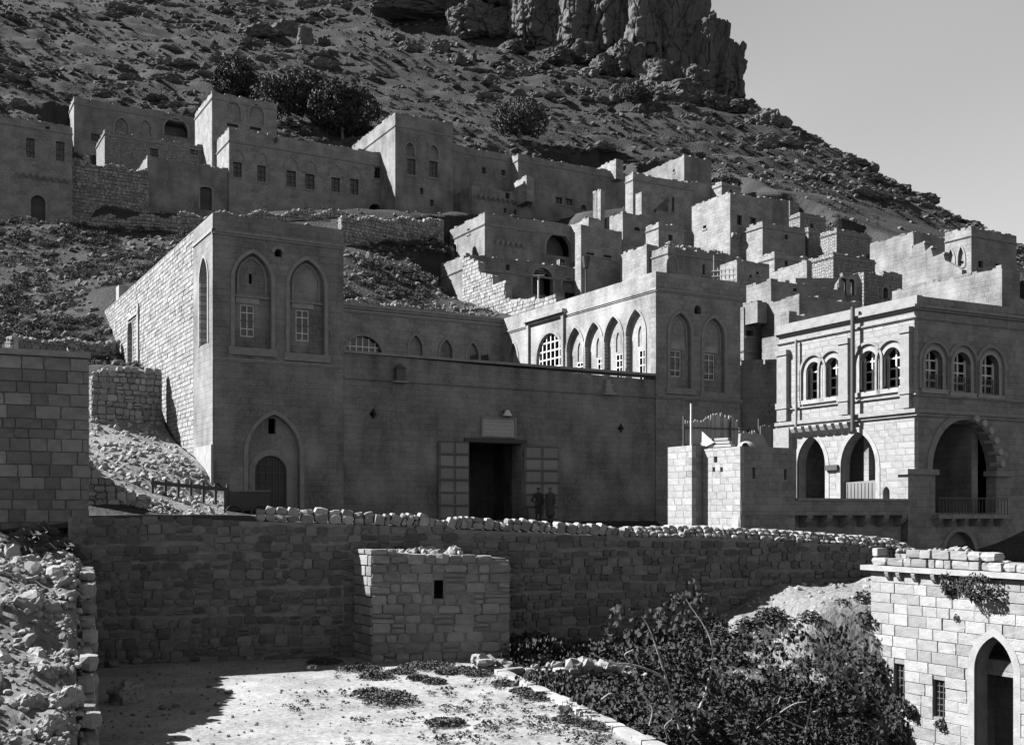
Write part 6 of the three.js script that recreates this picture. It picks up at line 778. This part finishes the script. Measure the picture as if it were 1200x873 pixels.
function person(label, pos, face, bones, m, hands, head) {
  const N = 96, mc = new MarchingCubes(N, new THREE.MeshBasicMaterial(), false, false, 120000), S = 1.02, cy = 0.9; mc.isolation = 0; const fld = mc.field, hs = N / 2; const pa = new V3(), ba = new V3(), p = new V3();
  const bs = bones.map(([a, b, r0, r1]) => ({ a: new V3(...a), d: new V3(...b).sub(new V3(...a)), r0, r1 })).map(o => ({ ...o, l2: o.d.lengthSq() || 1e-6 }));
  for (let z = 0; z < N; z++) for (let y = 0; y < N; y++) for (let x = 0; x < N; x++) { p.set((x - hs) / hs * S, (y - hs) / hs * S + cy, (z - hs) / hs * S); if (Math.abs(p.x) > .6 || Math.abs(p.z) > .55) { fld[x + y * N + z * N * N] = -1; continue; } let e = 0; for (const b of bs) { pa.copy(p).sub(b.a); const t = clamp(pa.dot(b.d) / b.l2, 0, 1), dd = pa.addScaledVector(b.d, -t).length() - lerp(b.r0, b.r1, t); if (dd < .3) e += Math.exp(-dd * 38); } fld[x + y * N + z * N * N] = e > 0 ? Math.log(e) / 38 : -1; }
  mc.update(); const n = mc.count, g0 = new THREE.BufferGeometry(), ps = new Float32Array(n * 3); for (let i = 0; i < n; i++) { ps[3 * i] = mc.positionArray[3 * i] * S; ps[3 * i + 1] = mc.positionArray[3 * i + 1] * S + cy; ps[3 * i + 2] = mc.positionArray[3 * i + 2] * S; } g0.setAttribute('position', new THREE.BufferAttribute(ps, 3)); g0.computeVertexNormals();
  const r = thing('person', label, 'person', pos); r.rotation.y = face; part(r, 'clothing', merge([g0]), m);
  const gs = [new THREE.SphereGeometry(.098, 16, 12).scale(.86, 1.18, 1).translate(...head), new THREE.ConeGeometry(.022, .05, 6).rotateX(1.35).translate(head[0], head[1] - .01, head[2] + .1), new THREE.BoxGeometry(.05, .008, .01).translate(head[0], head[1] - .055, head[2] + .088), ...[-1, 1].map(s => new THREE.SphereGeometry(.014, 6, 5).translate(head[0] + s * .034, head[1] + .012, head[2] + .085)), ...[-1, 1].map(s => new THREE.SphereGeometry(.028, 8, 6).scale(.4, 1, .7).translate(head[0] + s * .087, head[1], head[2])), limb([new V3(head[0], head[1] - .2, head[2] - .02), new V3(head[0], head[1] - .13, head[2] - .015), new V3(head[0], head[1] - .06, head[2])], .055, .05)];
  for (const [hx, hy, hz, s] of hands) { gs.push(new THREE.SphereGeometry(.045, 8, 6).scale(.6, 1, .9).translate(hx, hy, hz)); for (let k = 0; k < 4; k++) gs.push(limb([new V3(hx, hy - .03, hz - .03 + k * .02), new V3(hx + .006 * s, hy - .065 - .006 * (k % 3), hz - .032 + k * .021), new V3(hx - .012 * s, hy - .1 - .01 * (k % 3), hz - .03 + k * .02)], .009, .007, 5)); gs.push(limb([new V3(hx, hy + .0, hz + .035), new V3(hx - .01 * s, hy - .03, hz + .055), new V3(hx - .015 * s, hy - .06, hz + .05)], .01, .008, 5)); }
  part(r, 'body', merge(gs), M.skin); part(r, 'cap', new THREE.CylinderGeometry(.085, .1, .1, 14).translate(head[0], head[1] + .105, head[2]), m); return r;
}
{
  const gf = new Face({ position: new V3() }, along(BC, LW), TH), spot = (px, z) => { const [x] = gf.at(px, 605, z); const p = gf.w(x, 0, z); p.y = Math.max(STREET, ground(p.x, p.z)) - 0.02; return p; };
  const stand = (coat) => { const b = [[[0, 1.0, 0], [0, 1.36, 0], .15, .17], [[-.14, 1.4, 0], [.14, 1.4, 0], .085, .085], [[0, 1.42, 0], [0, 1.5, 0], .07, .06]]; for (const s of [-1, 1]) { b.push([[s * .09, .95, 0], [s * .1, .5, .02], .1, .07], [[s * .1, .5, .02], [s * .11, .1, -.02], .066, .045], [[s * .11, .05, -.03], [s * .13, .045, .13], .045, .038]); } if (coat) b.push([[0, 1.1, 0], [0, .45, 0], .17, .24]); return b; };
  const b1 = stand(false); b1.push([[-.2, 1.4, 0], [-.38, 1.14, .02], .06, .05], [[-.38, 1.14, .02], [-.22, 1.0, .14], .048, .038], [[.2, 1.4, 0], [.26, 1.12, 0], .06, .05], [[.26, 1.12, 0], [.24, .88, .08], .048, .036]);
  person('man with one elbow out, in dark clothes and cap, beside the open gate leaf', spot(631, 1.1), 0.35, b1, M.cloth, [[-.2, .99, .16, -1], [.24, .84, .1, 1]], [0, 1.62, .02]);
  const b2 = stand(true); b2.push([[-.2, 1.4, 0], [-.27, 1.12, .02], .065, .055], [[-.27, 1.12, .02], [-.22, .88, .12], .052, .04], [[.2, 1.4, 0], [.3, 1.12, .04], .065, .055], [[.3, 1.12, .04], [.34, .9, .16], .052, .04]);
  person('man in a long dark coat standing beside the man with one elbow out', spot(645, 1.5), -0.5, b2, mat(0.085, T.st, T.stB, .003), [[-.21, .84, .14, -1], [.35, .86, .19, 1]], [0, 1.62, .02]);
  const bp = spot(613, 0.7), bg = roughBox(97, .3, .12); bg.scale(.62, .72, .55).translate(0, .36, 0); const sk = single('sack', 'dark bulging sack on the ground beside the gate opening', 'sack', mergeVertices(bg), mat(0.06, T.st, T.stB, .01), bp); 
}
renderer.render(scene, camera);
